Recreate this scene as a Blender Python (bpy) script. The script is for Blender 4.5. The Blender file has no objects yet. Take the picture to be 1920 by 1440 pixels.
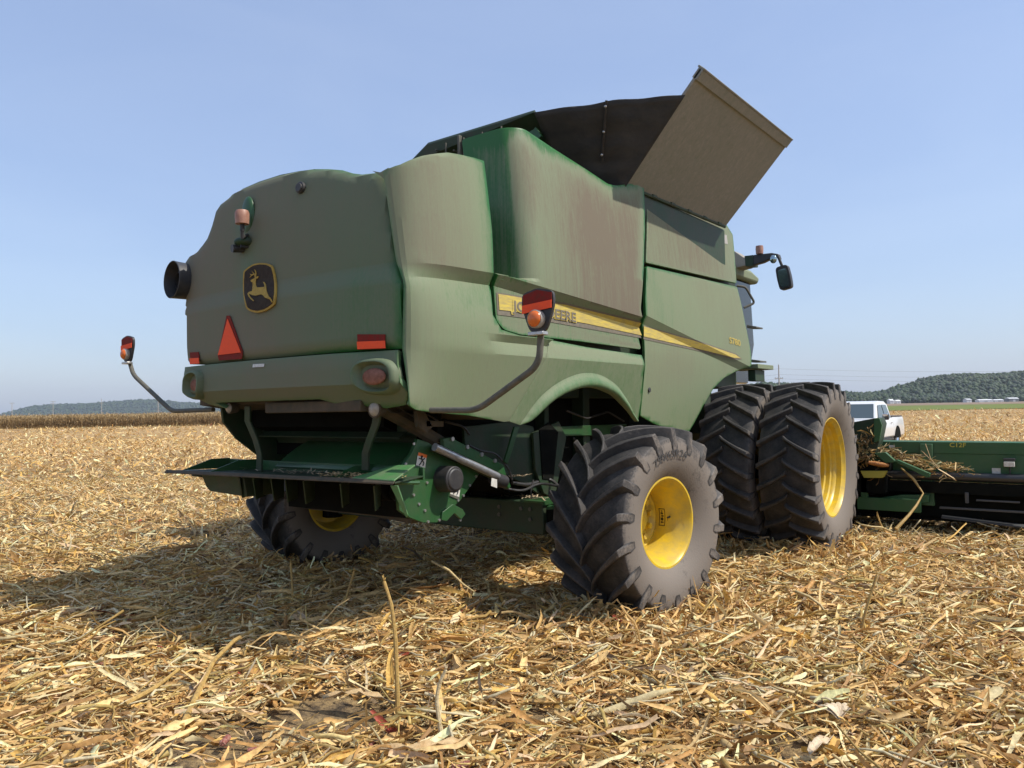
import bpy, bmesh, math, random
import numpy as np
from mathutils import Vector, Matrix
from mathutils.geometry import tessellate_polygon
random.seed(7); rng = np.random.default_rng(7)
S = bpy.context.scene; COL = S.collection; R = math.radians; PI = math.pi

# ------------------------------------------------------------------ camera
F = 1442.; CAM = np.array([5.14, -5.70, 1.68]); YAW, PITCH, ROLL = R(37.3), R(1.87), R(-0.97)
cd = bpy.data.cameras.new('camera'); cam = bpy.data.objects.new('camera', cd); COL.objects.link(cam)
cd.sensor_width = 36.0; cd.lens = F / 1920 * 36; cd.clip_end = 30000; cd.clip_start = .05
cmat = Matrix.Rotation(YAW, 3, 'Z') @ Matrix.Rotation(PI/2 + PITCH, 3, 'X') @ Matrix.Rotation(ROLL, 3, 'Z')
cam.matrix_world = Matrix.Translation(CAM) @ cmat.to_4x4()
S.camera = cam; M3 = np.array(cmat)
# ------------------------------------------------------------------ light
SUNV = Vector((.72, .27, 1.0)).normalized()          # towards the sun
w = bpy.data.worlds.new("World"); S.world = w; w.use_nodes = True
nt = w.node_tree; bg = nt.nodes['Background']; sky = nt.nodes.new('ShaderNodeTexSky')
sky.sky_type = 'NISHITA'; sky.sun_disc = False
sky.sun_elevation = math.asin(SUNV.z); sky.sun_rotation = math.atan2(SUNV.x, SUNV.y)
sky.air_density = 1.15; sky.dust_density = 1.5; sky.ozone_density = 2.5; sky.altitude = 100
mxs = nt.nodes.new('ShaderNodeMix'); mxs.data_type = 'RGBA'; mxs.inputs[0].default_value = .5; mxs.inputs[7].default_value = (2.5, 3.15, 4.9, 1)   # milky summer haze evens out the clear sky
wn = nt.nodes.new('ShaderNodeTexNoise'); wn.inputs['Scale'].default_value = 2.2; wn.inputs['Detail'].default_value = 7; wn.inputs['Distortion'].default_value = .6
wm = nt.nodes.new('ShaderNodeMapping'); wm.inputs['Scale'].default_value = (1, 1, 3.5); wt = nt.nodes.new('ShaderNodeTexCoord'); nt.links.new(wt.outputs['Generated'], wm.inputs[0]); nt.links.new(wm.outputs[0], wn.inputs[0])
wr = nt.nodes.new('ShaderNodeMapRange'); wr.inputs[1].default_value = .45; wr.inputs[2].default_value = .75; wr.inputs[4].default_value = .16; nt.links.new(wn.outputs[0], wr.inputs[0])
mc = nt.nodes.new('ShaderNodeMix'); mc.data_type = 'RGBA'; mc.inputs[6].default_value = mxs.inputs[7].default_value; mc.inputs[7].default_value = (5.2, 5.6, 6.4, 1); nt.links.new(wr.outputs[0], mc.inputs[0]); nt.links.new(mc.outputs[2], mxs.inputs[7])   # very thin cirrus
nt.links.new(sky.outputs[0], mxs.inputs[6]); nt.links.new(mxs.outputs[2], bg.inputs[0]); bg.inputs[1].default_value = .125
sl = bpy.data.lights.new('sun', 'SUN'); sl.energy = 3.4; sl.angle = R(.6); sl.color = (1, .95, .86)
so = bpy.data.objects.new('sun', sl); COL.objects.link(so); so.rotation_euler = SUNV.to_track_quat('Z', 'Y').to_euler()
S.view_settings.view_transform = 'Standard'; S.view_settings.look = 'None'
S.view_settings.exposure = 0.54; S.view_settings.gamma = 1
S.render.engine = 'CYCLES'; S.cycles.max_bounces = 6; S.cycles.volume_bounces = 0

# ------------------------------------------------------------------ measuring helpers
def K(u, v, **k):
    "the point on a plane X=, Y= or Z= seen along a sight line of the survey camera"
    d = M3 @ np.array([(u-960)/F, -(v-720)/F, -1.])
    (a, val), = k.items(); i = 'XYZ'.index(a)
    return Vector(CAM + d*(val - CAM[i])/d[i])
CY, SY = math.cos(YAW), math.sin(YAW)
def cw(x, D):
    "ground point x metres to the right of the view axis and D metres along it"
    return Vector((CAM[0] + x*CY - D*SY, CAM[1] + x*SY + D*CY, 0))
def hor(u): return 783.7 - .017*u
def lerp(t, pts):
    xs = [p[0] for p in pts]; ys = [p[1] for p in pts]
    return float(np.interp(t, xs, ys))

# ------------------------------------------------------------------ materials
def mat(name, col=(.5,.5,.5), rough=.6, metal=0., noise=None, bump=0., bscale=30., spec=.5, coat=0.):
    m = bpy.data.materials.new(name); m.use_nodes = True; t = m.node_tree; b = t.nodes['Principled BSDF']
    b.inputs['Base Color'].default_value = (*col, 1); b.inputs['Roughness'].default_value = rough
    b.inputs['Metallic'].default_value = metal; b.inputs['Specular IOR Level'].default_value = spec
    b.inputs['Coat Weight'].default_value = coat
    tc = t.nodes.new('ShaderNodeTexCoord')
    if noise:
        c2, sc, amt = noise
        mp = t.nodes.new('ShaderNodeMapping'); mp.inputs['Scale'].default_value = sc if isinstance(sc, tuple) else (sc,)*3
        n = t.nodes.new('ShaderNodeTexNoise'); n.inputs['Scale'].default_value = 1; n.inputs['Detail'].default_value = 6; n.inputs['Roughness'].default_value = .65
        r = t.nodes.new('ShaderNodeValToRGB'); r.color_ramp.elements[0].position = .5-amt; r.color_ramp.elements[1].position = .5+amt
        r.color_ramp.elements[0].color = (*col, 1); r.color_ramp.elements[1].color = (*c2, 1)
        t.links.new(tc.outputs['Object'], mp.inputs[0]); t.links.new(mp.outputs[0], n.inputs[0])
        t.links.new(n.outputs[0], r.inputs[0]); t.links.new(r.outputs[0], b.inputs['Base Color'])
    if bump:
        n2 = t.nodes.new('ShaderNodeTexNoise'); n2.inputs['Scale'].default_value = bscale; n2.inputs['Detail'].default_value = 5
        bp = t.nodes.new('ShaderNodeBump'); bp.inputs['Strength'].default_value = bump; bp.inputs['Distance'].default_value = .02
        t.links.new(tc.outputs['Object'], n2.inputs[0]); t.links.new(n2.outputs[0], bp.inputs['Height']); t.links.new(bp.outputs[0], b.inputs['Normal'])
    return m

def dusty(name, paint, dust, base=.55, edge_amt=.5, rough=.55, streak=.5, film=(.26,.25,.15)):
    "paint under a field-dust film: patches, rain runs and rubbed clean rims (attribute rim)"
    m = bpy.data.materials.new(name); m.use_nodes = True; t = m.node_tree; L = t.links; N = t.nodes
    b = N['Principled BSDF']; tc = N.new('ShaderNodeTexCoord')
    def noise(scale, detail=5, rough=.6, dist=0.):
        mp = N.new('ShaderNodeMapping'); mp.inputs['Scale'].default_value = scale
        n = N.new('ShaderNodeTexNoise'); n.inputs['Scale'].default_value = 1; n.inputs['Detail'].default_value = detail
        n.inputs['Roughness'].default_value = rough; n.inputs['Distortion'].default_value = dist
        L.new(tc.outputs['Object'], mp.inputs[0]); L.new(mp.outputs[0], n.inputs[0]); return n.outputs[0]
    def mth(op, a, c, clamp=False):
        x = N.new('ShaderNodeMath'); x.operation = op; x.use_clamp = clamp
        for i, q in enumerate((a, c)):
            if isinstance(q, (int, float)): x.inputs[i].default_value = q
            else: L.new(q, x.inputs[i])
        return x.outputs[0]
    big = noise((.9, .9, .8), 4, .55); run = noise((13, 13, .7), 5, .65, .3); fine = noise((60, 60, 25), 4, .7); hair = noise((48, 48, 1.3), 3, .6, .6)
    at = N.new('ShaderNodeAttribute'); at.attribute_name = 'rim'
    du = N.new('ShaderNodeAttribute'); du.attribute_name = 'dust'
    f = mth('ADD', mth('MULTIPLY', mth('SUBTRACT', big, .5), .55), du.outputs['Fac'])
    f = mth('ADD', f, mth('MULTIPLY', mth('SUBTRACT', run, .5), streak))
    f = mth('ADD', f, mth('MULTIPLY', mth('SUBTRACT', fine, .5), .35))
    f = mth('ADD', f, mth('MULTIPLY', mth('SUBTRACT', hair, .5), streak))
    f = mth('ADD', f, base)
    f = mth('SUBTRACT', f, mth('MULTIPLY', at.outputs['Fac'], edge_amt), True)
    r = N.new('ShaderNodeValToRGB'); e = r.color_ramp.elements
    e[0].position = 0; e[0].color = (*paint, 1); e[1].position = 1; e[1].color = (*dust, 1)
    q = e.new(.40); q.color = (*film, 1); q = e.new(.72); q.color = (*[.55*a_+.45*b_ for a_, b_ in zip(film, dust)], 1)
    L.new(f, r.inputs[0]); L.new(r.outputs[0], b.inputs['Base Color'])
    rr = N.new('ShaderNodeMapRange'); rr.inputs[3].default_value = rough-.12; rr.inputs[4].default_value = .9; L.new(f, rr.inputs[0]); L.new(rr.outputs[0], b.inputs['Roughness'])
    b.inputs['Specular IOR Level'].default_value = .4
    f = mth('ADD', f, mth('MULTIPLY', mth('SUBTRACT', hair, .5), .55)) if 0 else f
    bp = N.new('ShaderNodeBump'); bp.inputs['Strength'].default_value = .10; bp.inputs['Distance'].default_value = .01
    L.new(mth('ADD', run, hair), bp.inputs['Height']); L.new(bp.outputs[0], b.inputs['Normal'])
    return m

G = (.028, .135, .030)
MG = dusty('dusty_green_paint', G, (.178,.152,.108), base=.0, film=(.186,.222,.126), streak=.24)
MG_R = dusty('dusty_green_tailgate_paint', G, (.185,.158,.115), base=.0, streak=.24, film=(.118,.155,.085))
MG_B = dusty('brown_dusted_paint', G, (.150,.125,.088), base=.0, streak=.55, film=(.176,.205,.120))
MG_T = dusty('dusted_tank_flap_metal', (.15,.17,.12), (.31,.283,.24), base=.60, edge_amt=.2, film=(.225,.222,.182), streak=1.5)
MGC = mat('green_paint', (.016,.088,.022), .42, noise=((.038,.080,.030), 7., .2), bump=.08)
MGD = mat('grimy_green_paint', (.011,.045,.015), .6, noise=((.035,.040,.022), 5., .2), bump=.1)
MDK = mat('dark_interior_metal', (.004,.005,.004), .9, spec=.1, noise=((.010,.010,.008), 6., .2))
MBR = mat('dust_caked_metal', (.105,.072,.043), .85, noise=((.04,.04,.025), 8., .25), bump=.2)
MGR = mat('grey_dusty_tube', (.085,.088,.072), .65, spec=.25, noise=((.15,.135,.105), 20., .2))
MNV = mat('smoky_dark_metal', (.022,.026,.034), .5, noise=((.06,.055,.05), 9., .2))
MBK = mat('black_plastic', (.02,.02,.022), .5, noise=((.05,.045,.04), 14., .2))
MST = mat('galvanised_steel', (.55,.55,.55), .32, metal=.7, noise=((.4,.38,.35), 25., .2))
MYE = mat('yellow_rim_paint', (.72,.47,.012), .38, noise=((.46,.33,.07), 9., .2), coat=.1, bump=.04)
MYD = mat('yellow_decal', (.62,.47,.07), .6, noise=((.40,.31,.11), (3,9,60), .16))
MDB = mat('dusty_dark_decal', (.13,.115,.09), .75, noise=((.2,.17,.12), 20., .2))
MBG = mat('badge_black', (.040,.032,.026), .85, spec=.1, noise=((.06,.048,.038), 30., .2))
MGO = mat('badge_gold', (.48,.31,.06), .7, spec=.2, noise=((.3,.2,.05), 30., .2))
MRD = mat('red_reflector', (.95,.105,.03), .6, noise=((.85,.10,.04), 40., .2), spec=.15)
MRDD = mat('dark_red_border', (.24,.016,.012), .7, spec=.15, noise=((.14,.03,.02), 30., .2))
MLR = mat('dusty_red_lens', (.17,.075,.05), .7, spec=.2, noise=((.3,.14,.1), 30., .2))
MOR = mat('amber_lens', (.75,.16,.02), .25, noise=((.6,.14,.03), 25., .2))
MBE = mat('dusty_beacon_lens', (.28,.12,.08), .5, noise=((.4,.22,.15), 25., .2))
MWH = mat('white_decal', (.7,.68,.62), .6, noise=((.5,.47,.4), 40., .2))
MBLK = mat('print_black', (.015,.015,.015), .6)
MTA = mat('black_canvas_tarp', (.018,.019,.020), .75, noise=((.045,.040,.034), (4,4,9), .22), bump=.5, bscale=9)
MGL = mat('mirror_glass', (.35,.45,.48), .08, metal=.9)
MLENS = mat('dusty_lamp_glass', (.42,.38,.33), .4, noise=((.3,.26,.2), 30., .2))

def tyre_mat():
    m = bpy.data.materials.new('dusty_rubber'); m.use_nodes = True; t = m.node_tree; L = t.links; N = t.nodes; b = N['Principled BSDF']
    tc = N.new('ShaderNodeTexCoord'); n = N.new('ShaderNodeTexNoise'); n.inputs['Scale'].default_value = 4.5; n.inputs['Detail'].default_value = 7; n.inputs['Roughness'].default_value = .7
    n3 = N.new('ShaderNodeTexNoise'); n3.inputs['Scale'].default_value = 60; n3.inputs['Detail'].default_value = 4
    L.new(tc.outputs['Object'], n.inputs[0]); L.new(tc.outputs['Object'], n3.inputs[0])
    at = N.new('ShaderNodeAttribute'); at.attribute_name = 'rim'
    a = N.new('ShaderNodeMath'); a.operation = 'MULTIPLY_ADD'; L.new(n.outputs[0], a.inputs[0]); a.inputs[1].default_value = 1.1; L.new(at.outputs['Fac'], a.inputs[2])
    a2 = N.new('ShaderNodeMath'); a2.operation = 'MULTIPLY_ADD'; L.new(n3.outputs[0], a2.inputs[0]); a2.inputs[1].default_value = .35; L.new(a.outputs[0], a2.inputs[2])
    r = N.new('ShaderNodeValToRGB'); e = r.color_ramp.elements; e[0].position = .45; e[0].color = (.014,.014,.0135,1); e[1].position = 1.0; e[1].color = (.175,.146,.118,1)
    q = e.new(.8); q.color = (.062,.054,.048,1)
    L.new(a2.outputs[0], r.inputs[0]); L.new(r.outputs[0], b.inputs['Base Color']); b.inputs['Roughness'].default_value = .72
    n2 = N.new('ShaderNodeTexNoise'); n2.inputs['Scale'].default_value = 70; bp = N.new('ShaderNodeBump'); bp.inputs['Strength'].default_value = .25; bp.inputs['Distance'].default_value = .006
    L.new(tc.outputs['Object'], n2.inputs[0]); L.new(n2.outputs[0], bp.inputs['Height']); L.new(bp.outputs[0], b.inputs['Normal'])
    return m
MTY = tyre_mat()

# ------------------------------------------------------------------ object helpers
def tag(o, label=None, cat=None, group=None, kind=None):
    for k, v in (('label', label), ('category', cat), ('group', group), ('kind', kind)):
        if v: o[k] = v
    return o
def empty(name, loc=(0,0,0), rz=0, parent=None):
    o = bpy.data.objects.new(name, None); COL.objects.link(o); o.location = loc; o.rotation_euler = (0,0,rz); o.empty_display_size = .2
    if parent: o.parent = parent
    return o
class MB:
    def __init__(s): s.v = []; s.f = []; s.m = []; s.rim = []
    def add(s, vs, fs, mi=0, rim=None):
        o = len(s.v); s.v += [tuple(p) for p in vs]; s.f += [tuple(i+o for i in f) for f in fs]; s.m += [mi]*len(fs)
        s.rim += list(rim) if rim is not None else [0.]*len(vs); return s
    def box(s, a, b, mi=0):
        x0,y0,z0 = a; x1,y1,z1 = b
        vs = [(x0,y0,z0),(x1,y0,z0),(x1,y1,z0),(x0,y1,z0),(x0,y0,z1),(x1,y0,z1),(x1,y1,z1),(x0,y1,z1)]
        return s.add(vs, [(3,2,1,0),(4,5,6,7),(0,1,5,4),(1,2,6,5),(2,3,7,6),(3,0,4,7)], mi)
    def prism(s, pts, vec, mi=0):
        n = len(pts); pts = [Vector(p) for p in pts]; vec = Vector(vec)
        nv = sum(((pts[i]-pts[0]).cross(pts[(i+1)%n]-pts[0]) for i in range(n)), Vector())
        if nv.dot(vec) > 0: pts = pts[::-1]
        vs = pts + [p+vec for p in pts]
        if n > 4:
            tr = [tuple(t) for t in tessellate_polygon([pts])]; nf = sum(((pts[t[1]]-pts[t[0]]).cross(pts[t[2]]-pts[t[0]]) for t in tr), Vector())
            if nf.dot(vec) > 0: tr = [t[::-1] for t in tr]
            caps = tr + [tuple(i+n for i in t[::-1]) for t in tr]
        else: caps = [tuple(range(n)), tuple(range(2*n-1, n-1, -1))]
        return s.add(vs, caps + [(i, i+n, (i+1)%n+n, (i+1)%n) for i in range(n)], mi)
    def tube(s, pts, r, mi=0, seg=10, cap=True, rs=None):
        pts = [Vector(p) for p in pts]; n = len(pts); vs = []; fs = []; up = None
        for i, p in enumerate(pts):
            d = (pts[min(i+1,n-1)] - pts[max(i-1,0)]).normalized()
            if up is None: up = d.orthogonal().normalized()
            up = (up - d*up.dot(d)).normalized(); sd = d.cross(up); rr = rs[i] if rs else r
            vs += [p + up*rr*math.cos(2*PI*k/seg) + sd*rr*math.sin(2*PI*k/seg) for k in range(seg)]
        for i in range(n-1):
            for k in range(seg):
                a = i*seg+k; b = i*seg+(k+1)%seg; fs.append((a, b, b+seg, a+seg))
        if cap: fs += [tuple(range(seg-1,-1,-1)), tuple(range((n-1)*seg, n*seg))]
        return s.add(vs, fs, mi)
    def cyl(s, p, d, r, h, mi=0, seg=20, r2=None):
        p = Vector(p); d = Vector(d).normalized(); return s.tube([p, p+d*h], r, mi, seg, True, [r, r if r2 is None else r2])
    def lathe(s, prof, c=(0,0,0), axis='X', seg=64, mi=0, rim=None, closed=False):
        vs = []; fs = []; n = len(prof); c = Vector(c); rr = []
        for j, (x, r) in enumerate(prof):
            for k in range(seg):
                a = 2*PI*k/seg; ca, sa = r*math.cos(a), r*math.sin(a)
                q = {'X': (x, ca, sa), 'Z': (ca, sa, x), 'Y': (ca, x, -sa)}[axis]
                vs.append(c + Vector(q)); rr.append(rim[j] if rim else 0.)
        for j in range(n-1 + (1 if closed else 0)):
            for k in range(seg):
                a = j*seg+k; b = j*seg+(k+1)%seg; j2 = (j+1)%n; a2 = j2*seg+k; b2 = j2*seg+(k+1)%seg; fs.append((a, a2, b2, b))
        return s.add(vs, fs, mi, rr)
    def sphere(s, c, r, mi=0, sc=(1,1,1), seg=16):
        prof = [(-r*math.cos(PI*i/10), max(r*math.sin(PI*i/10), 1e-4)) for i in range(11)]
        o = len(s.v); s.lathe(prof, (0,0,0), 'Z', seg, mi)
        for i in range(o, len(s.v)): q = s.v[i]; s.v[i] = (q[0]*sc[0]+c[0], q[1]*sc[1]+c[1], q[2]*sc[2]+c[2])
        return s
    def build(s, name, m, parent=None, smooth=35, bevel=0., fix=False, loc=None):
        me = bpy.data.meshes.new(name); me.from_pydata(s.v, [], s.f)
        for x in (m if isinstance(m, (list, tuple)) else [m]): me.materials.append(x)
        me.polygons.foreach_set('material_index', s.m)
        at = me.attributes.new('rim', 'FLOAT', 'POINT'); at.data.foreach_set('value', s.rim)
        at = me.attributes.new('dust', 'FLOAT', 'POINT'); at.data.foreach_set('value', [.5 if 'flap' not in name else 0.]*len(s.v))
        if fix:
            b = bmesh.new(); b.from_mesh(me); bmesh.ops.recalc_face_normals(b, faces=b.faces); b.to_mesh(me); b.free()
        me.update()
        if smooth: me.shade_smooth(); me.set_sharp_from_angle(angle=R(smooth))
        o = bpy.data.objects.new(name, me); COL.objects.link(o)
        if bevel:
            bv = o.modifiers.new('bevel', 'BEVEL'); bv.width = bevel; bv.segments = 2; bv.limit_method = 'ANGLE'; bv.angle_limit = R(40)
        if parent: o.parent = parent
        if loc: o.location = loc
        return o
def bend(pts, r=.06, n=5):
    "round the corners of a polyline"
    pts = [Vector(p) for p in pts]; out = [pts[0]]
    for a, b, c in zip(pts, pts[1:], pts[2:]):
        p = b + (a-b).normalized()*min(r, (a-b).length*.45); q = b + (c-b).normalized()*min(r, (c-b).length*.45)
        out += [p*(1-t)**2 + b*2*t*(1-t) + q*t*t for t in [i/n for i in range(n+1)]]
    return out + [pts[-1]]
def text_tris(txt, size=1., fat=.018):
    cu = bpy.data.curves.new('lettering', 'FONT'); cu.body = txt; cu.size = size; cu.resolution_u = 3; cu.offset = fat*size
    ob = bpy.data.objects.new('lettering', cu); COL.objects.link(ob)
    me = bpy.data.meshes.new_from_object(ob, depsgraph=bpy.context.evaluated_depsgraph_get())
    vs = [tuple(v.co) for v in me.vertices]; fs = [tuple(p.vertices) for p in me.polygons]
    bpy.data.objects.remove(ob); bpy.data.curves.remove(cu); bpy.data.meshes.remove(me); return vs, fs

# ------------------------------------------------------------------ surface of the combine body
T0 = -1.45; TL = -2.05
ZC = [(-2.2,2.66),(-1.2,2.69),(1.14,2.54),(1.17,2.60),(3.9,2.20),(4.3,2.14)]
XR = [(1.5,1.46),(1.77,1.50),(2.09,1.44),(2.54,1.46),(2.70,1.39),(3.35,1.27),(3.7,1.18)]
def side_x(Y, z, kind):
    t = z - lerp(Y, ZC)
    if kind == 'front': amp, x0 = .045, 1.53
    elif kind == 'engine': amp, x0 = lerp(Y, [(-1.2,.055),(1.15,.10)]), 1.56
    else: amp, x0 = .055, 1.56
    if t >= 0: x = x0 + amp - (.10 if kind != 'engine' else .12)*(max(t,0)/1.25)**1.6
    elif t > -.085: x = x0 + amp*(1 + t/.085)
    else:
        x = x0
        if kind == 'corner': x += .05*math.sin(min(1,(-t-.085)/.35)*PI/2)
    if kind in ('lower', 'corner'):
        if z < 2.24: x = max(x, x0) if kind == 'corner' else x0
        if 2.09 <= z < 2.24:
            xl = x0 + .05*(2.24-z)/.15; kk = min(max((-1.1-Y)/.35, 0), 1) if kind == 'corner' else 0.; x = xl + (x0+.05-xl)*kk
        if z < 2.09: x = x0 + .05 - .006 - .26*(2.09-z)
    if kind == 'front' and z < 2.25: x -= .10*((2.25-z)/.9)**1.5
    return x
def side_pt(t, z, kind, off=0.):
    if kind == 'engine' and t < -.66 and z > 2.685:      # the cover turns inwards towards its rear upper corner
        a = min((z-2.685)/.03, 1); a = a*a*(3-2*a); T1 = -.66; q = T1-t; x = side_x(t, z, kind); rr = .19; al = rr*PI/2
        if q < al: w_ = Vector((x - rr*(1-math.cos(q/rr)) + off, T1 - rr*math.sin(q/rr) - off*math.sin(q/rr), z))
        else: w_ = Vector((x - rr - (q-al), T1 - rr - .10*(q-al) - off, z))
        return Vector((x+off, t, z)).lerp(w_, a)
    if t >= T0 or kind in ('engine', 'lower', 'front'): x = side_x(t, z, kind); return Vector((x+off, t, z))
    th = min((T0-t)/(T0-TL), 1)*PI/2; xs = side_x(T0, z, kind); xr = lerp(z, XR)
    n = Vector((math.cos(th), -math.sin(th)*.8, 0)).normalized()
    return Vector((xr + (xs-xr)*math.cos(th)**.9, T0 - (T0-TL)*math.sin(th), z)) + n*off
def rear_y(X, z):
    y = -2.06 - .10*(1-min(1,(X/1.42)**2))
    if z > 2.56: y += .045*min(1,(z-2.56)/.13)
    if z > 2.7: y += .10*((z-2.7)/.9)**2
    return y
def rear_pt(X, z, kind='', off=0.): return Vector((X, rear_y(X, z) - off - (0.020*math.sin(min(1,max(0,(2.1-z)/.12))*PI/2) if kind == 'bumper' else 0) + (max(0,(1.87-z))*.8 if kind == 'bumper' else 0), z))
def on_side(u, v, kind):
    X = 1.56
    for _ in range(12): p = K(u, v, X=X); X = side_x(p.y, p.z, kind)
    return (p.y, p.z)
def on_rear(u, v):
    Y = -2.1
    for _ in range(8): p = K(u, v, Y=Y); Y = rear_y(p.x, p.z)
    return (p.x, p.z)
def seg_dist(p, poly):
    d = 9.
    for i in range(len(poly)):
        a = poly[i]; b = poly[(i+1) % len(poly)]; ab = (b[0]-a[0], b[1]-a[1]); l = ab[0]**2+ab[1]**2 + 1e-12
        t = max(0, min(1, ((p[0]-a[0])*ab[0] + (p[1]-a[1])*ab[1])/l)); d = min(d, math.hypot(a[0]+ab[0]*t-p[0], a[1]+ab[1]*t-p[1]))
    return d
def smooth_poly(pts, r=.05, sharp=()):
    P = [Vector((p[0], p[1])) for p in pts]; n = len(P); out = []
    for i in range(n):
        a, b, c = P[i-1], P[i], P[(i+1)%n]
        if i in sharp: out.append(tuple(b)); continue
        p = b + (a-b).normalized()*min(r, (a-b).length*.45); q = b + (c-b).normalized()*min(r, (c-b).length*.45)
        out += [tuple(p*(1-t)**2 + b*2*t*(1-t) + q*t*t) for t in (0,.25,.5,.75,1)]
    return out
def crease(kind):
    a, e = {'front': ((1.17,2.60),(3.9,2.20)), 'engine': ((-1.2,2.69),(1.14,2.54)), 'corner': ((-2.2,2.66),(-1.2,2.69)), 'lower': ((0,2.24),(1,2.24)), 'rear': ((0,2.56),(1,2.56))}[kind]
    nn = (-(e[1]-a[1]), e[0]-a[0]); out = [(a, nn)]
    if kind in ('front', 'engine', 'corner'): out += [((a[0], a[1]-.085), nn)]
    if kind == 'front': out += [((0,2.25),(0,1))]
    if kind == 'engine': out += [((0,2.685),(0,1)), ((0,2.70),(0,1)), ((0,2.716),(0,1))]
    if kind in ('lower', 'corner'): out += [((0,2.09),(0,1)), ((0,2.24),(0,1))]
    if kind == 'corner': out += [((T0,0),(1,0))]
    if kind == 'rear': out += [((0,2.69),(0,1))]
    return out
def sm_(a, b_, x): q = min(max((x-a)/(b_-a), 0), 1); return q*q*(3-2*q)
def dust_at(name, t, z, d):
    "how thick the film of field dust lies on each panel (0 clean paint, .4 thin grey film, 1 brown)"
    if name == 'engine_side_panel':
        c = lerp(t, ZC); v = .42
        if z > c: v = .44 + .56*sm_(-.85, .25, t)*(1-.25*sm_(3.3, 3.8, z)) + .35*math.exp(-((t+.72)/.16)**2)*sm_(3.0, 3.5, z)
        if z > c and t < -.85: v = .22 + .25*sm_(-.85, -1.2, t)*0
        if z > c + .35: v -= .62*math.exp(-(d/.11)**2)
        if z < c - .25: v = .45 + .3*sm_(-.4, 1.0, t)
        return v
    if name == 'rear_corner_panel': return (.62 - .30*sm_(-1.55, -1.3, t) + .12*math.exp(-((t+1.75)/.15)**2)) if z > 2.66 else .36 + .12*sm_(2.5, 2.3, z)
    if name == 'lower_side_panel': return .40 + (.14 if z > 2.09 else 0)
    if name == 'front_upper_panel': return .74 - .2*sm_(3.3, 3.9, t)
    if name == 'front_side_panel': return .46 + .30*math.exp(-((t-1.9)/.6)**2 - ((z-2.1)/.28)**2) + .1*sm_(2.2, 2.8, t)*sm_(2.4, 3.0, z)
    if name == 'tailgate': return .86 - .34*sm_(-.3, 1.3, t) - .18*sm_(2.9, 2.4, z)*sm_(-.5, .9, t) - .55*math.exp(-((t+.36)/.10)**2 - ((z-3.27)/.17)**2) - .45*math.exp(-((t+.22)/.14)**2 - ((z-2.78)/.22)**2)
    if name == 'rear_bumper': return .66 - .14*math.exp(-((t-1.12)/.24)**2)
    return .45
def panel(name, poly, fn, m, parent, roll=.03, step=.055, thick=.028, wear=.008, off=0., rings=(.012,.02), flip=False, smooth=15, cuts=()):
    "sheet cut to an outline in surface coordinates, its rim rolled inwards, bent over the surface fn"
    b = bmesh.new(); vs = [b.verts.new((p[0], p[1], 0)) for p in poly]; f = b.faces.new(vs); f.normal_update()
    if f.normal.z < 0: f.normal_flip()
    bmesh.ops.triangulate(b, faces=b.faces[:]) if False else None
    for th in rings:
        inner = [fc for fc in b.faces if len(fc.verts) > 4 or fc is f]
        big = max(b.faces, key=lambda q: q.calc_area())
        bmesh.ops.inset_region(b, faces=[big], thickness=th, use_even_offset=True)
    xs = [p[0] for p in poly]; ys = [p[1] for p in poly]
    x = min(xs) + step
    while x < max(xs):
        bmesh.ops.bisect_plane(b, geom=b.verts[:]+b.edges[:]+b.faces[:], dist=1e-5, plane_co=(x,0,0), plane_no=(1,0,0)); x += step
    y = min(ys) + step*.97
    while y < max(ys):
        bmesh.ops.bisect_plane(b, geom=b.verts[:]+b.edges[:]+b.faces[:], dist=1e-5, plane_co=(0,y,0), plane_no=(0,1,0)); y += step
    for (cx_, cy_), (nx_, ny_) in cuts:
        bmesh.ops.bisect_plane(b, geom=b.verts[:]+b.edges[:]+b.faces[:], dist=1e-5, plane_co=(cx_,cy_,0), plane_no=(nx_,ny_,0))
    ly = b.verts.layers.float.new('rim'); ld = b.verts.layers.float.new('dust'); ly = b.verts.layers.float['rim']
    for v in b.verts:
        d = seg_dist((v.co.x, v.co.y), poly); o = off
        if roll > .025 and d < roll: o -= roll - math.sqrt(max(roll*roll - (roll-d)**2, 0))
        v[ly] = 0. if (name in ('rear_corner_panel', 'lower_side_panel') and -1.15 < v.co.x < -.4 and v.co.y < 2.2) else math.exp(-d/wear)*.8; v[ld] = dust_at(name, v.co.x, v.co.y, d); v.co = fn(v.co.x, v.co.y, o)
    if flip: bmesh.ops.reverse_faces(b, faces=b.faces[:])
    me = bpy.data.meshes.new(name); b.to_mesh(me); b.free(); me.materials.append(m); me.shade_smooth(); me.set_sharp_from_angle(angle=R(smooth))
    o = bpy.data.objects.new(name, me); COL.objects.link(o); o.parent = parent
    if thick:
        sd = o.modifiers.new('thickness', 'SOLIDIFY'); sd.thickness = thick; sd.offset = -1
        bv = o.modifiers.new('bevel', 'BEVEL'); bv.width = .007; bv.segments = 3; bv.limit_method = 'ANGLE'; bv.angle_limit = R(60)
    return o

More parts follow.
